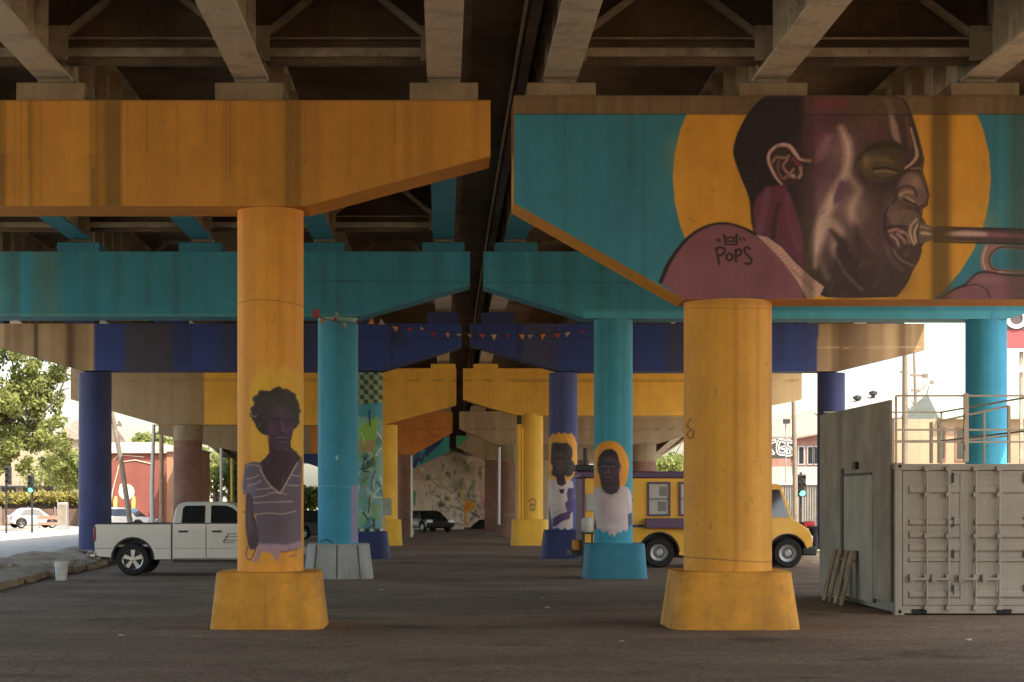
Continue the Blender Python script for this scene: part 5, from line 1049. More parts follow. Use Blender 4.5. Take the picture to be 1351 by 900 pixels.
# pelvis, waist, chest, neck, head | hips-knees-ankles-toes | arms
pts = [(0, 0, .86), (-.10, -.02, .98), (-.30, -.05, 1.04), (-.42, -.06, 1.02), (-.50, -.07, .97), (-.56, -.08, .92),
       (.0, -.11, .82), (.03, -.12, .46), (.0, -.12, .09), (-.14, -.12, .05), (.04, .11, .82), (.10, .12, .46), (.10, .12, .09), (-.04, .12, .05),
       (-.32, -.22, .98), (-.38, -.26, .72), (-.42, -.22, .50), (-.44, -.2, .42), (-.32, .14, .98), (-.40, .18, .72), (-.46, .15, .50), (-.48, .14, .42)]
ed = [(0, 1), (1, 2), (2, 3), (3, 4), (4, 5), (0, 6), (6, 7), (7, 8), (8, 9), (0, 10), (10, 11), (11, 12), (12, 13), (2, 14), (14, 15), (15, 16), (16, 17), (2, 18), (18, 19), (19, 20), (20, 21)]
rd = [.14, .13, .15, .06, .09, .075, .095, .065, .05, .045, .095, .065, .05, .045, .06, .045, .035, .04, .06, .045, .035, .04]
skin_fig('body', pts, ed, rd, skinm)
skin_fig('shirt', [(.03, 0, .90), (-.10, -.02, .99), (-.30, -.05, 1.05), (-.32, -.22, .98), (-.36, -.25, .80), (-.32, .14, .98), (-.37, .17, .80)], [(0, 1), (1, 2), (2, 3), (3, 4), (2, 5), (5, 6)], [.165, .155, .175, .085, .07, .085, .07], plain('red_cloth', (.42, .03, .035), .9))
skin_fig('trousers', [(0, 0, .86), (.0, -.11, .80), (.03, -.12, .46), (.0, -.12, .14), (.04, .11, .80), (.10, .12, .46), (.10, .12, .14)], [(0, 1), (1, 2), (2, 3), (0, 4), (4, 5), (5, 6)], [.155, .115, .085, .075, .115, .085, .075], plain('dark_cloth', (.025, .024, .03), .9))
for y_, x_ in ((-.12, -.05), (.12, .05)):
    b = MB(); b.box((x_ - .20, y_ - .05, .0), (x_ + .09, y_ + .05, .09)); b.build('shoe', plain('pale_shoe', (.55, .55, .54), .7), t, local=True, bevel=.03)
b = MB(); b.lathe([(.001, .10), (.06, .085), (.098, .03), (.10, -.02)], (-.52, -.07, .97), 'z', 16); b.build('hair', M['black'], t, local=True)
# litter on the lot
litm = plain('scrap_paper', (.55, .53, .48), .9); r = random.Random(12)
spots = [(717, 790, 'crumpled pale paper scrap on the bare asphalt mid lot'), (722, 803, 'pale paper scrap on the asphalt nearer the camera, mid lot'), (1278, 846, 'pale scrap on the asphalt before the container'), (503, 779, 'pale scrap lying near the grey column base'), (160, 840, 'pale scrap on the asphalt in the left foreground'), (820, 848, 'pale scrap on asphalt before the right column base')]
for px, py, lb in spots:
    Y = F * EYE / (py - VY); b = MB(); b.add([(-.07, -.05, .01), (.06, -.06, .03), (.08, .05, .012), (-.05, .06, .035), (0, 0, .05)], [(0, 1, 4), (1, 2, 4), (2, 3, 4), (3, 0, 4), (3, 2, 1, 0)])
    o = b.build('paper_scrap', litm, smooth=0); o.location = (X_(px, Y), Y, .004); o.rotation_euler = (0, 0, r.uniform(0, 6)); o.scale = (.7,) * 3; tag(o, lb, 'litter', 'scraps of litter on the lot')
# ================================================================ BEYOND THE VIADUCT: trees, poles, buildings
def foliage_mat(name, c):
    m, nt, b = new_mat(name); v = mapped(nt); n1 = noise(nt, v, .9, 3); oi = noise(nt, v, 6, 2)
    col = mixc(nt, ramp(nt, n1, .35, .65), tuple(x * .62 for x in c), tuple(x * 1.3 for x in c)); col = mixc(nt, ramp(nt, oi, .5, .8), col, (c[0] * 1.5, c[1] * 1.25, c[2]))
    nt.links.new(col, b.inputs['Base Color']); b.inputs['Roughness'].default_value = .65; b.inputs['Specular IOR Level'].default_value = .25
    tr = N(nt, 'ShaderNodeBsdfTranslucent'); nt.links.new(col, tr.inputs[0]); mx = N(nt, 'ShaderNodeMixShader'); mx.inputs[0].default_value = .35
    nt.links.new(b.outputs[0], mx.inputs[1]); nt.links.new(tr.outputs[0], mx.inputs[2])
    nt.links.new(mx.outputs[0], [n for n in nt.nodes if n.type == 'OUTPUT_MATERIAL'][0].inputs[0]); return m
LF = foliage_mat('olive_leaves', (.21, .235, .07)); LF2 = foliage_mat('mid_green_leaves', (.19, .22, .06)); LF3 = foliage_mat('hedge_leaves', (.30, .27, .08)); BARK = mat('tree_bark', (.09, .07, .055), .95, var=.4, vs=6, streak=.3, sx=9, bmp=.5)
def leaves(blobs, n, size, seed, stretch=1.6):
    r = np.random.RandomState(seed); b = MB(); w = np.array([q[1] ** 2.2 for q in blobs]); w = w / w.sum()
    for _ in range(n):
        c, R = blobs[r.choice(len(blobs), p=w)]; d = r.normal(size=3); d /= np.linalg.norm(d); rr = R * r.uniform(.15, 1) ** .5 * r.uniform(.8, 1.12)
        p = np.array(c) + d * rr * np.array([1, 1, .78]); a = r.normal(size=3); a[2] -= .3; a /= np.linalg.norm(a); u = np.cross(a, r.normal(size=3)); u /= np.linalg.norm(u); s = size * r.uniform(.55, 1.3)
        q1, q2 = a * s * stretch / 2, u * s / 2; b.add([p - q1, p + q2 * .9 - q1 * .1, p + q1, p - q2 * .9 + q1 * .1], [(0, 1, 2, 3)])
    return b
def tree(name, base, trunk, limbs, blobs, n, size, seed, m, label, group=None):
    t = thing(name, base, label, 'tree', group); b = MB()
    b.tube(trunk[0], trunk[1], 10); b.build('trunk', BARK, t)
    if limbs:
        b = MB()
        for l, rr in limbs: b.tube(l, rr, 6)
        b.build('limbs', BARK, t)
    leaves(blobs, n, size, seed).build('crown', m, t, smooth=0); return t
YT = 112.
pt = lambda x, y, dy=0: tuple(P(x, y, YT + dy))
bl = [(pt(20, 560), 1.9), (pt(48, 585, 1), 1.5), (pt(70, 570, -1), 1.1), (pt(80, 590), .75), (pt(18, 600), 1.3), (pt(45, 540, 1), 1.7), (pt(10, 520, -1), 1.8), (pt(40, 500, .5), 1.5), (pt(66, 535), 1.0), (pt(60, 480, 1), 1.4), (pt(80, 505, 1), .6), (pt(25, 470, -.5), 1.4), (pt(84, 465), .8), (pt(-20, 540), 2.2), (pt(-30, 480), 2.4), (pt(-60, 520), 2.4), (pt(50, 450, 1), 1.4), (pt(5, 440), 1.5), (pt(62, 610), .5), (pt(30, 615), .6)]
rr_ = random.Random(21); bl = [((c[0] + rr_.uniform(-1, 1) * R * .75, c[1] + rr_.uniform(-1, 1) * R * .7, c[2] + rr_.uniform(-1, 1) * R * .7), R * rr_.uniform(.3, .55)) for c, R in bl for _ in range(9)]
tree('shade_tree', (X_(-34, YT), YT, 0), ([(X_(-34, YT), YT, 0), (X_(-32, YT), YT, 2.2), (X_(-24, YT), YT, 4.6), (X_(-14, YT), YT, 7.2)], [.34, .27, .22, .12]),
     [([pt(-26, 590), pt(0, 560), pt(30, 548), pt(62, 540)], [.16, .12, .08, .03]), ([pt(-20, 560), pt(10, 520), pt(22, 480), pt(28, 452)], [.16, .11, .08, .04]), ([pt(40, 560), pt(72, 530), pt(84, 505), pt(90, 478)], [.08, .07, .06, .03]), ([pt(22, 500), pt(14, 470), pt(8, 455)], [.07, .05, .03]), ([pt(72, 530), pt(80, 515), pt(92, 512)], [.07, .06, .03])], bl, 30000, .17, 1, LF, 'large leafy tree with sunlit olive crown hanging over the left street')
YB = 128.
def small_tree(px, py0, py1, Y, R, seed, label, m=LF2, n=1500, size=.3, nb=7):
    r = random.Random(seed); x, zt, zb_ = X_(px, Y), Z_(py0, Y), Z_(py1, Y); bb = [((x + r.uniform(-R, R) * .8, Y + r.uniform(-R, R) * .6, r.uniform(zb_ + R * .4, zt - R * .4)), R * r.uniform(.4, .75)) for _ in range(nb)]
    tree('street_tree', (x, Y, 0), ([(x, Y, 0), (x + .1, Y, zb_), (x - .1, Y, zt - R * .6)], [.16, .12, .05]), [([(x, Y, zb_), (x + R * .5, Y, zb_ + R), (x + R * .8, Y, zb_ + R * 1.4)], [.08, .05, .02])], bb, n, size, seed, m, label, 'trees on the far side streets')
small_tree(206, 572, 612, 150, 2.2, 3, 'small tree rising behind the grey lamp post and red building')
small_tree(284, 588, 645, 146, 2.9, 4, 'bright green tree just right of the left brick column', LF)
small_tree(310, 596, 664, 140, 2.2, 5, 'green tree half hidden by the orange column with the striped shirt woman')
small_tree(880, 600, 622, 210, 2.8, 6, 'far tree above the food truck roof, on its left'); small_tree(897, 604, 628, 200, 2.2, 8, 'yellowish far tree above the food truck roof, next to the orange column', LF)
small_tree(410, 640, 672, 150, 2.0, 9, 'far tree seen between orange and teal columns on the left')
small_tree(112, 585, 650, 140, 2.6, 14, 'leafy tree between the navy column and the beige building', LF, 2600, .22)
small_tree(60, 606, 650, 150, 3.0, 15, 'dusty green tree behind the hedge before the beige building', LF, 2600, .22)
# leaning pole, lamp post and other poles
def pole(name, label, cat, pts, r_, m, extra=None, group=None):
    t = thing(name, (pts[0][0], pts[0][1], 0), label, cat, group); b = MB(); b.tube(pts, r_, 10); b.build('shaft', m, t)
    if extra: extra(t)
    return t
def arms(Y, items, m=None):
    def f(t):
        for nm, a, c, w in items: b = MB(); b.bar(P(*a, Y), P(*c, Y), w, w); b.build(nm, m or M['pole'], t, smooth=0)
    return f
pole('utility_pole', 'leaning wooden utility pole before the red building', 'utility pole', [P(173, 699, 106), P(160, 610, 106), P(147, 540, 106), P(141, 505, 106)], [.16, .14, .12, .10], M['pole'], arms(106, [('crossarm', (143, 558), (160, 562), .09), ('insulator', (156, 556), (160, 562), .16), ('insulator', (157, 574), (161, 579), .14)]))
pole('lamp_post', 'grey steel lamp post beside the red building', 'lamp post', [P(201, 706, 101), P(200.5, 640, 101), P(203, 560, 101)], [.14, .12, .09], M['galv'], arms(101, [('arm', (203, 562), (220, 558), .08)], M['galv']))
pole('utility_pole', 'dark wooden utility pole close to the left brick column', 'utility pole', [P(213, 701, 108), P(213, 572, 108)], .13, M['wood'], arms(108, [('crossarm', (203, 572), (224, 573), .12)]))
pole('sign_post', 'thin pale post in front of the trees, near the left brick column', 'post', [P(292, 700, 112), P(292, 590, 112)], .09, M['galv']); pole('sign_post', 'yellow post among the trees beside the striped shirt column', 'post', [P(306, 700, 114), P(306, 605, 114)], .09, plain('yellow_post', (.55, .42, .08), .6))
# pedestrian side: traffic signals
green = plain('green_signal_lens', (.05, .62, .40), .3, emit=3.0); lens_off = plain('unlit_lens', (.03, .02, .015), .3)
def signal(px, pyt, Y, label, lit=True, px_pole=None, hgt=1.02, w=.34, side=False):
    zt = Z_(pyt, Y); x = X_(px, Y); xp = X_(px_pole if px_pole is not None else px, Y)
    t = thing('traffic_light', (xp, Y, 0), label, 'traffic light', 'traffic lights at the crossing'); b = MB(); b.tube([(xp, Y + .25, 0), (xp, Y + .25, zt + .1)], .06, 10); b.build('pole', M['darkmetal'], t)
    b = MB(); b.box((x - w / 2, Y - .1, zt - hgt), (x + w / 2, Y + .12, zt)); hd = b.build('signal_head', M['darkmetal'], t, bevel=.02)
    if xp != x: b = MB(); b.bar((xp, Y + .25, zt - .3), (x, Y + .05, zt - .3), .05, .05); b.build('bracket', M['darkmetal'], t)
    for k in range(3):
        z = zt - hgt * (k + .5) / 3; b = MB(); b.lathe([(.001, -.135), (.10, -.125), (.128, -.1)], (x, Y, z), 'y', 18); b.build('lens', green if (k == 2 and lit) else lens_off, hd)
        b = MB(); n = 10; vs = []
        for q in range(n + 1):
            a = math.pi * q / n; vs += [(x + .14 * math.cos(a), Y - .1, z + .14 * math.sin(a)), (x + .14 * math.cos(a), Y - .32, z + .14 * math.sin(a) - .03)]
        b.add(vs, [(2 * q, 2 * q + 2, 2 * q + 3, 2 * q + 1) for q in range(n)]); b.build('visor', M['darkmetal'], hd)
    return t
signal(41, 627, 106, 'traffic light showing green in front of the beige building')
signal(11, 616, 104, 'unlit traffic light seen side on under the leafy tree', False, 7)
signal(1058, 626, 84, 'traffic light showing green before the grey fence on the right')

# buildings ------------------------------------------------------
def bldg(name, label, boxes, roof=None, windows=(), m=None, mr=None, cat='building', group=None, fr=None):
    a0 = boxes[0][0]; t = thing(name, (a0[0], a0[1], 0), label, cat, group); b = MB()
    for a, c in boxes: b.box(a, c)
    b.build('wall', m, t, smooth=0)
    if roof: b = MB(); roof(b); b.build('roof', mr, t, smooth=0)
    for (x0, z0, x1, z1, Y) in windows:
        f = MB(); f.box((x0 - .08, Y - .07, z0 - .08), (x1 + .08, Y - .003, z0)); f.box((x0 - .08, Y - .05, z1), (x1 + .08, Y - .003, z1 + .08)); f.box((x0 - .08, Y - .05, z0), (x0, Y - .003, z1)); f.box((x1, Y - .05, z0), (x1 + .08, Y - .003, z1)); fo = f.build('window', fr or M['galv'], t, smooth=0)
        f = MB(); f.box((x0, Y - .02, z0), (x1, Y - .002, z1)); f.build('pane', M['glass'], fo, smooth=0)
    return t
beige = mat('beige_stucco', (.34, .285, .19), .9, var=.12, vs=.4, streak=.12, sx=.6, bmp=.1); roofb = mat('brown_roof', (.20, .15, .11), .9, var=.3); peach = mat('peach_stucco', (.38, .27, .17), .9, var=.14, vs=.4, streak=.12, bmp=.1)
redw = mat('red_painted_block', (.24, .075, .055), .85, var=.16, vs=.5, streak=.15, sx=1., bmp=.1); orangeb = brick_mat('orange_brick', (.50, .24, .12), (.42, .19, .10), (.40, .30, .2)); greyfence = mat('grey_corrugated_sheet', (.22, .205, .18), .6, var=.25, streak=.3, sx=2)
YW = 172.; x0, x1 = X_(-160, YW), X_(134, YW); zt = Z_(580, YW)
def rf(b):
    b.add([(X_(60, YW), YW - .4, zt), (X_(135, YW), YW - .4, zt), (X_(135, YW), YW + 14, zt), (X_(60, YW), YW + 14, zt), (X_(98, YW), YW + 6, Z_(543, YW)), (X_(135, YW), YW + 6, Z_(556, YW))], [(0, 1, 5, 4), (1, 2, 5), (2, 3, 4, 5), (3, 0, 4), (3, 2, 1, 0)])
wn = [(X_(a, YW), Z_(650, YW), X_(a + 20, YW), Z_(643, YW), YW) for a in (2, 30, 56, 76)]
t = bldg('warehouse', 'long beige building behind the hedge and silver car', [((x0, YW, 0), (x1, YW + 15, zt))], rf, wn, beige, roofb)
b = MB(); b.box((x0, YW - 1.1, Z_(643, YW)), (X_(92, YW), YW - .01, Z_(641, YW))); b.build('awning', M['darkmetal'], t)
YR = 128.
t = bldg('red_building', 'red painted building with faded graffiti and a pale upper wall', [((X_(118, YR), YR, 0), (X_(221, YR), YR + 9, Z_(598, YR)))], lambda b: (b.box((X_(116, YR), YR - .25, Z_(598, YR) + .002), (X_(222, YR), YR + 9.2, Z_(594, YR))), b.box((X_(120, YR), YR + .6, Z_(594, YR) + .003), (X_(205, YR), YR + 9, Z_(583, YR)))), (), redw, M['walk'])
gw = plain('graffiti_cream', (.62, .55, .40), .8); gy = plain('graffiti_yellow', (.62, .45, .12), .8)
b = MB(); b.lathe([(.001, -.012), (.55, -.012), (.55, -.003)], (X_(167, YR), YR, Z_(649, YR)), 'y', 20); b.lathe([(.001, -.02), (.3, -.02), (.3, -.012)], (X_(163, YR), YR, Z_(643, YR)), 'y', 14); b.build('painted_face', gw, t)
b = MB(); b.tube([P(146, 668, YR - .03), P(148, 650, YR - .03), P(158, 610, YR - .03), P(178, 607, YR - .03), P(200, 612, YR - .03)], .035, 6); b.tube([P(150, 607, YR - .03), P(156, 600, YR - .03), P(190, 603, YR - .03)], .03, 6); b.build('painted_line', gw, t)
for px in (152, 176): b = MB(); b.tube([P(px, 672, YR - .04), P(px, 662, YR - .04), P(px + 1, 655, YR - .04)], [.12, .16, .08], 8); b.build('painted_flame', gy, t)
bldg('brick_building', 'sunlit orange brick wall between the dark pole and brick column', [((X_(220, 124), 124, 0), (X_(262, 124), 130, Z_(596, 124)))], lambda b: b.box((X_(219, 124), 123.8, Z_(596, 124) + .003), (X_(263, 124), 130.2, Z_(593, 124))), (), orangeb, M['walk'])
bldg('small_house', 'pale house with dark doorway among trees right of the brick column', [((X_(267, 160), 160, 0), (X_(330, 160), 168, Z_(612, 160)))], lambda b: b.prism([(X_(262, 160), Z_(612, 160)), (X_(335, 160), Z_(612, 160)), (X_(300, 160), Z_(596, 160))], 159.5, 168.5), [(X_(281, 160), .1, X_(292, 160), 2.6, 160), (X_(300, 160), 1.2, X_(308, 160), 2.7, 160)], mat('pale_siding', (.62, .55, .40), .8, var=.1), roofb)
# hedge and fence behind the silver car
YH = 134.; t = thing('hedge', (X_(45, YH), YH, 0), 'clipped yellowish hedge above a dark slatted fence by the silver car', 'hedge')
hb = [((X_(px, YH), YH + random.uniform(-.3, .3), Z_(657 + random.uniform(-2, 2), YH)), .62) for px in range(-60, 104, 6)]
leaves(hb, 4200, .17, 3).build('foliage', LF3, t, smooth=0); b = MB(); b.box((X_(-70, YH), YH + .2, 0), (X_(104, YH), YH + .5, Z_(661, YH))); b.build('stems', BARK, t)
t = thing('fence', (X_(20, YH - 1), YH - 1, 0), 'brown slatted fence under the yellowish hedge', 'fence'); b = MB()
for k in range(70): x = X_(-70, YH) + k * .14; b.box((x, YH - 1.0, .05), (x + .11, YH - .97, 1.25))
b.build('slats', mat('fence_brown', (.16, .10, .07), .9, var=.3), t, smooth=0)
for k in range(6): b = MB(); x = X_(-66, YH) + k * 1.95; b.box((x, YH - 1.06, 0), (x + .1, YH - 1.0, 1.4)); b.build('post', M['pole'], t)
# shop cars / stripes beyond hedge
for px, col, lb in ((-6, (.05, .08, .22), 'blue car parked against the beige building'), (20, (.72, .72, .70), 'white car parked against the beige building'), (52, (.36, .04, .04), 'red car parked against the beige building')):
    car('parked_car', (X_(px, 166), 166, .02), math.radians(random.choice([0, 8, -6])), mat('car_paint', col, .35, var=.05, bmp=0), lb, 'car', 4.2, 2.1, True, 'cars parked along the beige building')
# street furniture near the crossing
t = thing('utility_box', (X_(83, 118), 118, 0), 'pale grey utility cabinet on the corner left of the navy column', 'utility cabinet'); b = MB(); b.box((-.32, -.25, .0), (.32, .25, 1.75)); b.build('cabinet', M['galv'], t, local=True, bevel=.03); b = MB(); b.box((-.26, -.262, .3), (.26, -.252, 1.6)); b.build('door', M['sheet'], t, local=True)
t = thing('barrier', (X_(66, 121), 121, 0), 'low red and white street barrier right of the silver car', 'barrier'); b = MB(); b.box((-.85, -.03, .62), (.85, .03, .86)); b.box((-.85, -.03, .25), (.85, .03, .42)); b.build('board', plain('faded_red_board', (.52, .20, .14), .7), t, local=True)
for s in (-.75, .75): b = MB(); b.bar((s, -.2, 0), (s, .0, .9), .05, .05); b.bar((s, .2, 0), (s, .0, .9), .05, .05); b.build('leg', M['galv'], t, local=True)

# far end under the viaduct -------------------------------------------------
def painted_wall(name, parent, Y, th, top, y_bot, cv, back, m, d=1.5):
    xs = []; 
    for i in range(len(top) - 1): xs += list(np.linspace(top[i][0], top[i + 1][0], max(1, int((top[i + 1][0] - top[i][0]) / d)), endpoint=False))
    xs = np.array(xs + [top[-1][0]]); tp = np.interp(xs, [p[0] for p in top], [p[1] for p in top]); nz = max(3, int((y_bot - tp.min()) / d)); t_ = np.linspace(0, 1, nz)
    py = y_bot + (tp[:, None] - y_bot) * t_[None]; px = np.repeat(xs[:, None], nz, 1); cols = cv.sample(px, py).reshape(-1, 3)
    V = np.stack([X_(px, Y).ravel(), np.full(px.size, Y), Z_(py, Y).ravel()], 1); V[:, 2] = np.maximum(V[:, 2], 0) ; n = len(xs); idx = np.arange(n * nz).reshape(n, nz)
    Fq = np.stack([idx[:-1, :-1], idx[1:, :-1], idx[1:, 1:], idx[:-1, 1:]], -1).reshape(-1, 4).tolist(); B = V.copy(); B[:, 1] += th; o = len(V)
    F2 = [[a + o for a in f][::-1] for f in Fq]
    ring = list(idx[:, 0]) + list(idx[-1, 1:]) + list(idx[::-1, -1][1:]) + list(idx[0, ::-1][1:-1]); F3 = [[ring[i], ring[i] + o, ring[(i + 1) % len(ring)] + o, ring[(i + 1) % len(ring)]] for i in range(len(ring))]
    return mesh_np(name, np.vstack([V, B]), Fq + F2 + F3, np.vstack([cols, np.tile(np.array(back), (o, 1))]), m, parent)
t = thing('ramp_wall', (X_(575, 119), 119, 0), 'white sloping ramp wall covered in grey graffiti behind the far black car', 'graffiti wall')
cv = Canvas(520, 625, 620, 702, 3, (132, 122, 110)); r = random.Random(8)
for _ in range(60):
    x, y = r.uniform(556, 612), r.uniform(636, 698); cv.poly([(x, y), (x + r.uniform(3, 9), y + r.uniform(-3, 5)), (x + r.uniform(0, 6), y + r.uniform(4, 9))], r.choice([(104, 94, 84), (152, 142, 128), (120, 110, 98), (86, 78, 70)]), .8, 1)
for _ in range(40):
    x, y = r.uniform(556, 612), r.uniform(636, 698); cv.stroke([(x, y), (x + r.uniform(-5, 7), y + r.uniform(-4, 6)), (x + r.uniform(-2, 12), y + r.uniform(-2, 9))], r.uniform(.5, 1.2), r.choice([(60, 54, 50), (74, 66, 60)]), .9)
cv.soft((582, 666), (5, 3.5), (34, 32, 32), .9); cv.soft((590, 658), (4, 3), (44, 40, 38), .8); cv.stroke([(588, 669), (612, 669)], .8, (60, 54, 48), .9); cv.poly([(545, 647), (549, 648), (548, 668), (545, 667)], (40, 84, 56), .9, .8); cv.stroke([(556, 634), (572, 662), (582, 690)], .8, (90, 82, 74), .9)
cv.lin(4.2); painted_wall('wall', t, 119, .6, [(520, 636), (552, 634), (577, 634), (598, 646), (611, 664), (612, 672)], 702, cv, CONC, M['mural'], .8)
t = thing('mural_wall', (X_(630, 127), 127, 0), 'peach end wall under the viaduct with colourful painted figures', 'mural wall')
cv = Canvas(440, 580, 760, 702, 2, (116, 108, 98)); r = random.Random(18)
for x in (618, 628, 636, 646, 664, 690, 720): cv.band(x, x + 4, (146, 124, 98), .7, 1.5)
for _ in range(170):
    x, y = r.uniform(545, 655), r.uniform(600, 694); cv.poly([(x, y), (x + r.uniform(3, 10), y + r.uniform(-4, 6)), (x + r.uniform(-2, 7), y + r.uniform(5, 12))], r.choice([(104, 96, 80), (84, 78, 66), (158, 148, 130), (126, 100, 98), (76, 84, 76), (146, 132, 112), (60, 54, 48), (170, 160, 142)]), .7, 1)
for l, w_, c_ in (([(620, 664), (612, 676), (614, 690)], 5, (170, 118, 46)), ([(618, 662), (624, 668), (618, 674)], 5, (196, 140, 40)), ([(611, 648), (610, 662)], 3, (170, 150, 70)), ([(622, 676), (632, 682)], 3, (60, 40, 60)), ([(634, 655), (640, 670), (636, 690)], 3, (150, 90, 100)), ([(641, 640), (640, 668)], 3, (130, 60, 66)), ([(622, 640), (618, 656), (626, 662)], 2.5, (60, 78, 72)), ([(636, 640), (646, 650), (640, 660)], 2, (120, 96, 116))): cv.stroke(l, w_, c_, .9)
for x, y in ((610, 612), (618, 620), (606, 640), (600, 606)): cv.soft((x, y), (8, 6), (74, 66, 44), .6)
cv.soft((616, 668), (4, 5), (196, 108, 30), .9); cv.lin(3.6); painted_wall('wall', t, 127, .5, [(440, 590), (760, 590)], 702, cv, CONC, M['mural'], 1.2)
t = thing('bush', (X_(655, 116), 116, 0), 'small rounded green bush at the foot of the far brick column', 'bush'); leaves([((X_(655, 116), 116, .45), .38)], 320, .16, 5).build('foliage', LF2, t, smooth=0); b = MB(); b.tube([(X_(655, 116), 116, 0), (X_(655, 116), 116, .4)], .04, 6); b.build('stem', BARK, t)
t = thing('kerb_island', (X_(535, 100), 100, 0), 'pale orange concrete kerb island at the far brown column', 'kerb island'); b = MB(); b.box((-1.3, -.6, 0), (.45, 2.2, .34)); b.build('slab', mat('tan_concrete', (.60, .42, .24), .85, var=.2), t, local=True, bevel=.05)
for px, Y, c, lb in ((676, 118, (.03, .05, .12), 'dark blue tarpaulin heap beside the far brick column'), (640, 121, (.035, .03, .028), 'dark heap of rubbish under the painted end wall')):
    t = thing('rubbish_heap', (X_(px, Y), Y, 0), lb, 'heap', 'heaps at the far end of the lot'); r = np.random.RandomState(int(px)); b = MB(); n = 18; vs = [(0, 0, .62)]
    for j, (rr, z) in enumerate(((.45, .52), (.8, .3), (1.05, .0))):
        for k in range(n): a = 2 * math.pi * k / n; q = rr * r.uniform(.85, 1.15); vs.append((q * math.cos(a), q * .6 * math.sin(a), z * r.uniform(.8, 1.2)))
    fs = [(0, 1 + k, 1 + (k + 1) % n) for k in range(n)] + [(1 + j * n + k, 1 + j * n + (k + 1) % n, 1 + (j + 1) * n + (k + 1) % n, 1 + (j + 1) * n + k) for j in range(2) for k in range(n)]
    b.add(vs, fs); b.build('pile', mat('heap_cloth', c, .8, var=.4), t, local=True, smooth=180)

# right side ---------------------------------------------------------------
YG = 122.; bx = lambda px: X_(px, YG); bz = lambda py: Z_(py, YG)
def rf(b):
    b.add([(bx(1000), YG - .5, bz(588)), (bx(1100), YG - .5, bz(570)), (bx(1104), YG + 9, bz(534)), (bx(1000), YG + 9, bz(566)), (bx(1000), YG - .5, bz(586)), (bx(1100), YG - .5, bz(568)), (bx(1104), YG + 9, bz(532)), (bx(1000), YG + 9, bz(564))], [(3, 2, 1, 0), (4, 5, 6, 7), (0, 1, 5, 4), (1, 2, 6, 5), (2, 3, 7, 6), (3, 0, 4, 7)])
t = bldg('brick_house', 'reddish house with tan roof and white lower storey behind the grey fence', [((bx(1000), YG, bz(616)), (bx(1100), YG + 8, bz(588))), ((bx(1046), YG + .001, bz(588)), (bx(1100), YG + 8, bz(574)))], rf, [(bx(a), bz(612), bx(a + 6), bz(590), YG) for a in (1054, 1066, 1074)], mat('faded_red_brick', (.32, .165, .125), .9, var=.2, vs=.8, streak=.15), mat('tan_shingle', (.28, .225, .17), .9, var=.2))
b = MB(); b.box((bx(1000), YG - .6, 0), (bx(1100), YG + 8, bz(616) - .002)); b.build('lower_storey', mat('white_render', (.42, .39, .34), .8, var=.12, streak=.15), t, smooth=0)
t = thing('graffiti_board', (bx(1032), YG - 3, 0), 'black hoarding with white graffiti letters on the reddish house', 'hoarding')
cv = Canvas(1006, 574, 1048, 606, 6, (48, 44, 42)); cv.poly([(1006, 574), (1048, 574), (1048, 579), (1006, 580)], (120, 108, 96), .8, 1)
for l in ([(1036, 583), (1029, 581), (1026, 590), (1028, 598), (1036, 598), (1036, 591), (1032, 591)], [(1044, 583), (1039, 582), (1038, 589), (1043, 592), (1044, 599), (1038, 600)], [(1022, 582), (1017, 584), (1016, 592), (1020, 598)]): cv.stroke(l, 4.4, (205, 200, 190), 1, .6); cv.stroke(l, 2.0, (60, 56, 54), 1, .5)
cv.lin(1.6); painted_wall('board', t, YG - 3, .1, [(1006, 576), (1047, 576)], 605, cv, (.1, .1, .1), M['mural'], .5)
b = MB(); b.bar(P(1010, 604, YG - 2.85), (X_(1010, YG), YG - 2.85, 0), .1, .1); b.bar(P(1044, 604, YG - 2.85), (X_(1044, YG), YG - 2.85, 0), .1, .1); b.build('post', M['pole'], t)
t = thing('corrugated_fence', (bx(1050), 92, 0), 'grey corrugated metal fence in front of the reddish house', 'fence'); b = MB(); xs = np.linspace(X_(1003, 92), X_(1100, 92), 120); zt = Z_(640, 92)
vs = []; 
for i, x in enumerate(xs): yv = 92 + (.05 if (i // 2) % 2 else 0); vs += [(x, yv, 0), (x, yv, zt)]
b.add(vs, [(2 * i, 2 * i + 2, 2 * i + 3, 2 * i + 1) for i in range(len(xs) - 1)]); b.build('sheet', greyfence, t, smooth=0); b = MB(); b.box((xs[0], 91.95, zt), (xs[-1], 92.1, zt + .1)); b.build('top_rail', M['galv'], t)
pole('utility_pole', 'wooden utility pole beside the food truck cab', 'utility pole', [P(1050, 712, 88), P(1049, 620, 88), P(1047, 530, 88)], [.13, .12, .1], M['pole'])
t = thing('box_lamp', (X_(1037, 100), 100, 0), 'dark floodlight on a thin post above the reddish house', 'floodlight'); b = MB(); b.box((X_(1034, 100), 99.9, Z_(559, 100)), (X_(1042, 100), 100.2, Z_(553, 100))); b.build('lamp_head', M['darkmetal'], t); b = MB(); b.tube([(X_(1038, 100), 100.3, 0), (X_(1038, 100), 100.3, Z_(556, 100))], .035, 6); b.build('post', M['galv'], t)
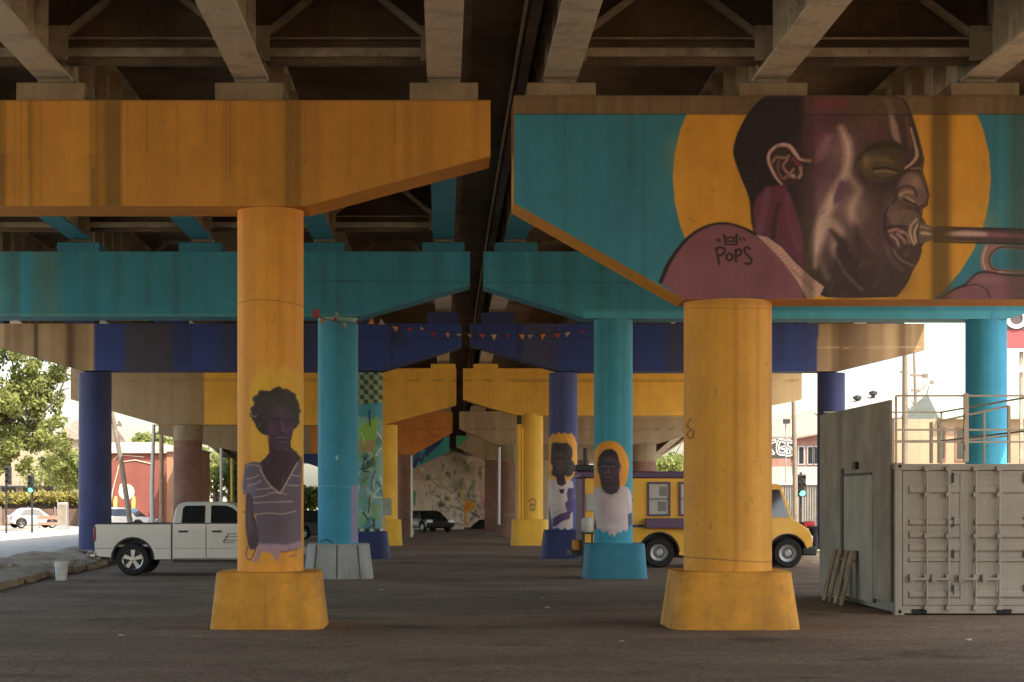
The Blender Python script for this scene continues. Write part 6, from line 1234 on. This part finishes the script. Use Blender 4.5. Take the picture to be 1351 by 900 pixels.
# houses beyond the container
YC2 = 96.; cx_ = lambda px: X_(px, YC2); cz_ = lambda py: Z_(py, YC2)
def rf(b): b.add([(cx_(1236), YC2 - .5, cz_(552)), (cx_(1480), YC2 - .5, cz_(548)), (cx_(1480), YC2 + 10, cz_(500)), (cx_(1290), YC2 + 10, cz_(505)), (cx_(1236), YC2 + 10, cz_(552))], [(0, 1, 2, 3), (0, 3, 4), (4, 3, 2, 1, 0)])
bldg('peach_house', 'peach walled house seen through the container roof railing', [((cx_(1180), YC2, 0), (cx_(1480), YC2 + 10, cz_(553)))], rf, [(cx_(1262), cz_(606), cx_(1272), cz_(566), YC2), (cx_(1240), cz_(606), cx_(1246), cz_(566), YC2)], peach, mat('grey_green_roof', (.34, .35, .27), .9, var=.2), fr=mat('brown_frame', (.25, .13, .09), .8))
YV = 136.; vx = lambda px: X_(px, YV); vz = lambda py: Z_(py, YV)
def rf(b): b.add([(vx(1100), YV - .5, vz(560)), (vx(1215), YV - .5, vz(548)), (vx(1180), YV + 8, vz(514)), (vx(1100), YV + 8, vz(536)), (vx(1215), YV + 9, vz(548)), (vx(1100), YV + 9, vz(560))], [(0, 1, 2, 3), (1, 4, 2), (3, 2, 4, 5), (5, 4, 1, 0)])
t = bldg('vented_house', 'pale roofed building with two roof vents beyond the container', [((vx(1100), YV, 0), (vx(1210), YV + 8, vz(562)))], rf, (), peach, mat('pale_roof', (.38, .32, .25), .8, var=.15))
for px, py in ((1131, 528), (1152, 522)): b = MB(); p = P(px, py, YV + 7); b.lathe([(.16, -1.2), (.16, .0), (.34, .1), (.34, .28), (.05, .4)], tuple(p), 'z', 14); b.build('roof_vent', M['darkmetal'], t)
pole('utility_pole', 'tall wooden utility pole rising behind the container railing', 'utility pole', [P(1194, 690, 70), P(1194, 560, 70), P(1194, 462, 70), P(1194, 440, 70)], [.13, .115, .1, .1], M['pole'], arms(70, [('insulator', (1188, 491), (1198, 491), .08)]))
pole('utility_pole', 'thin far utility pole with several crossarms right of the tall pole', 'utility pole', [P(1211, 690, 130), P(1209, 560, 130), P(1206, 466, 130)], [.15, .13, .09], M['pole'], arms(130, [('crossarm', (1201, 495), (1224, 496), .16), ('insulator', (1218, 496), (1224, 496), .28), ('crossarm', (1202, 515), (1214, 515), .14), ('insulator', (1228, 504), (1232, 505), .25), ('strut', (1208, 520), (1222, 508), .08)]))
YP = 118.; px_ = lambda a, c, d=0: tuple(P(a, c, YP + d))
tree('bare_tree', (X_(1212, YP), YP, 0), ([(X_(1212, YP), YP, 0), px_(1212, 600), px_(1213, 545)], [.2, .16, .1]), [([px_(1213, 555), px_(1220, 530), px_(1226, 508)], [.07, .05, .02]), ([px_(1212, 550), px_(1206, 535), px_(1202, 528)], [.06, .04, .02]), ([px_(1214, 550), px_(1230, 540), px_(1240, 528)], [.06, .04, .02])], [(px_(1204, 546), .5), (px_(1232, 552), .6), (px_(1216, 556), .7), (px_(1240, 540), .4)], 380, .22, 7, LF, 'sparse thin tree between the utility poles and the peach house')
# hoarding with big letters at the right edge
YS = 84.; t = thing('roadside_sign', (X_(1352, YS), YS, 0), 'red roadside sign with big white letters at the right edge', 'sign')
sx = lambda px: X_(px, YS); sz = lambda py: Z_(py, YS)
b = MB(); b.box((sx(1327), YS, sz(459)), (sx(1420), YS + .4, sz(412))); b.build('panel', mat('sign_red', (.32, .07, .07), .6, var=.12), t, smooth=0)
b = MB(); b.box((sx(1327), YS - .03, sz(435)), (sx(1420), YS - .003, sz(395))); b.build('dark_panel', plain('sign_dark', (.07, .05, .05), .6), t)
b = MB(); b.box((sx(1327), YS - .06, sz(464)), (sx(1420), YS + .45, sz(460))); b.box((sx(1327), YS - .02, sz(491)), (sx(1420), YS + .3, sz(484))); b.build('frame', M['white'], t)
b = MB()
for a in (1347, 1400): b.box((sx(a), YS + .1, 0), (sx(a + 4), YS + .25, sz(412)))
b.build('post', M['steel_d'], t)
cu = bpy.data.curves.new('letters', 'FONT'); cu.body = 'OU'; cu.size = 1.25; cu.extrude = .03; cu.offset = .03; cu.space_character = .98
ob = bpy.data.objects.new('letters_tmp', cu); C.objects.link(ob); bpy.context.view_layer.update()
me = bpy.data.meshes.new_from_object(ob.evaluated_get(bpy.context.evaluated_depsgraph_get())); bpy.data.objects.remove(ob); me.materials.clear(); me.materials.append(plain('sign_white', (.8, .8, .78), .6))
lo = bpy.data.objects.new('lettering', me); C.objects.link(lo); lo.parent = t; lo.rotation_euler = (math.radians(90), 0, 0); lo.location = (sx(1325.5) - sx(1352), -.06, sz(432.5))

# ================================================================ LIGHT, SKY, CAMERA
SUN = Vector((.42, -.52, 1.0)).normalized()
sd = bpy.data.lights.new('sun', 'SUN'); sd.energy = 2.7; sd.angle = math.radians(.6); sd.color = (1.0, .92, .80)
so = bpy.data.objects.new('sun', sd); C.objects.link(so); so.rotation_euler = (-SUN).to_track_quat('-Z', 'Y').to_euler(); so.location = (30, -40, 70)
w = bpy.data.worlds.new('World'); bpy.context.scene.world = w; w.use_nodes = True; nt = w.node_tree
bg = nt.nodes['Background']; sk = nt.nodes.new('ShaderNodeTexSky'); sk.sky_type = 'NISHITA'; sk.sun_disc = False
sk.sun_elevation = math.asin(SUN.z); sk.sun_rotation = math.atan2(SUN.x, SUN.y); sk.dust_density = 3.0; sk.air_density = 1.2; sk.ozone_density = .5
mx = nt.nodes.new('ShaderNodeMix'); mx.data_type = 'RGBA'; mx.blend_type = 'MULTIPLY'; mx.inputs[0].default_value = 1.0; mx.inputs[7].default_value = (1.04, 1.0, .94, 1)
nt.links.new(sk.outputs[0], mx.inputs[6]); nt.links.new(mx.outputs[2], bg.inputs[0]); bg.inputs[1].default_value = .15
cam = bpy.data.cameras.new('camera'); co = bpy.data.objects.new('camera', cam); C.objects.link(co)
co.location = (0, 0, EYE); co.rotation_euler = (math.radians(90), 0, 0)
cam.sensor_width = 36.0; cam.lens = 36.0 * F / 1351; cam.shift_x = (675.5 - VX) / 1351; cam.shift_y = (VY - 450) / 1351
cam.clip_end = 4000; cam.clip_start = .1
sc = bpy.context.scene; sc.camera = co
vs_ = sc.view_settings; vs_.view_transform = 'Standard'; vs_.look = 'None'; vs_.gamma = 1.0; vs_.use_curve_mapping = False; vs_.exposure = 1.78
sc.render.engine = 'CYCLES'; cy = sc.cycles; cy.max_bounces = 8; cy.diffuse_bounces = 6; cy.glossy_bounces = 3; cy.transmission_bounces = 4; cy.caustics_reflective = False; cy.caustics_refractive = False; cy.use_denoising = True; cy.sample_clamp_indirect = 8
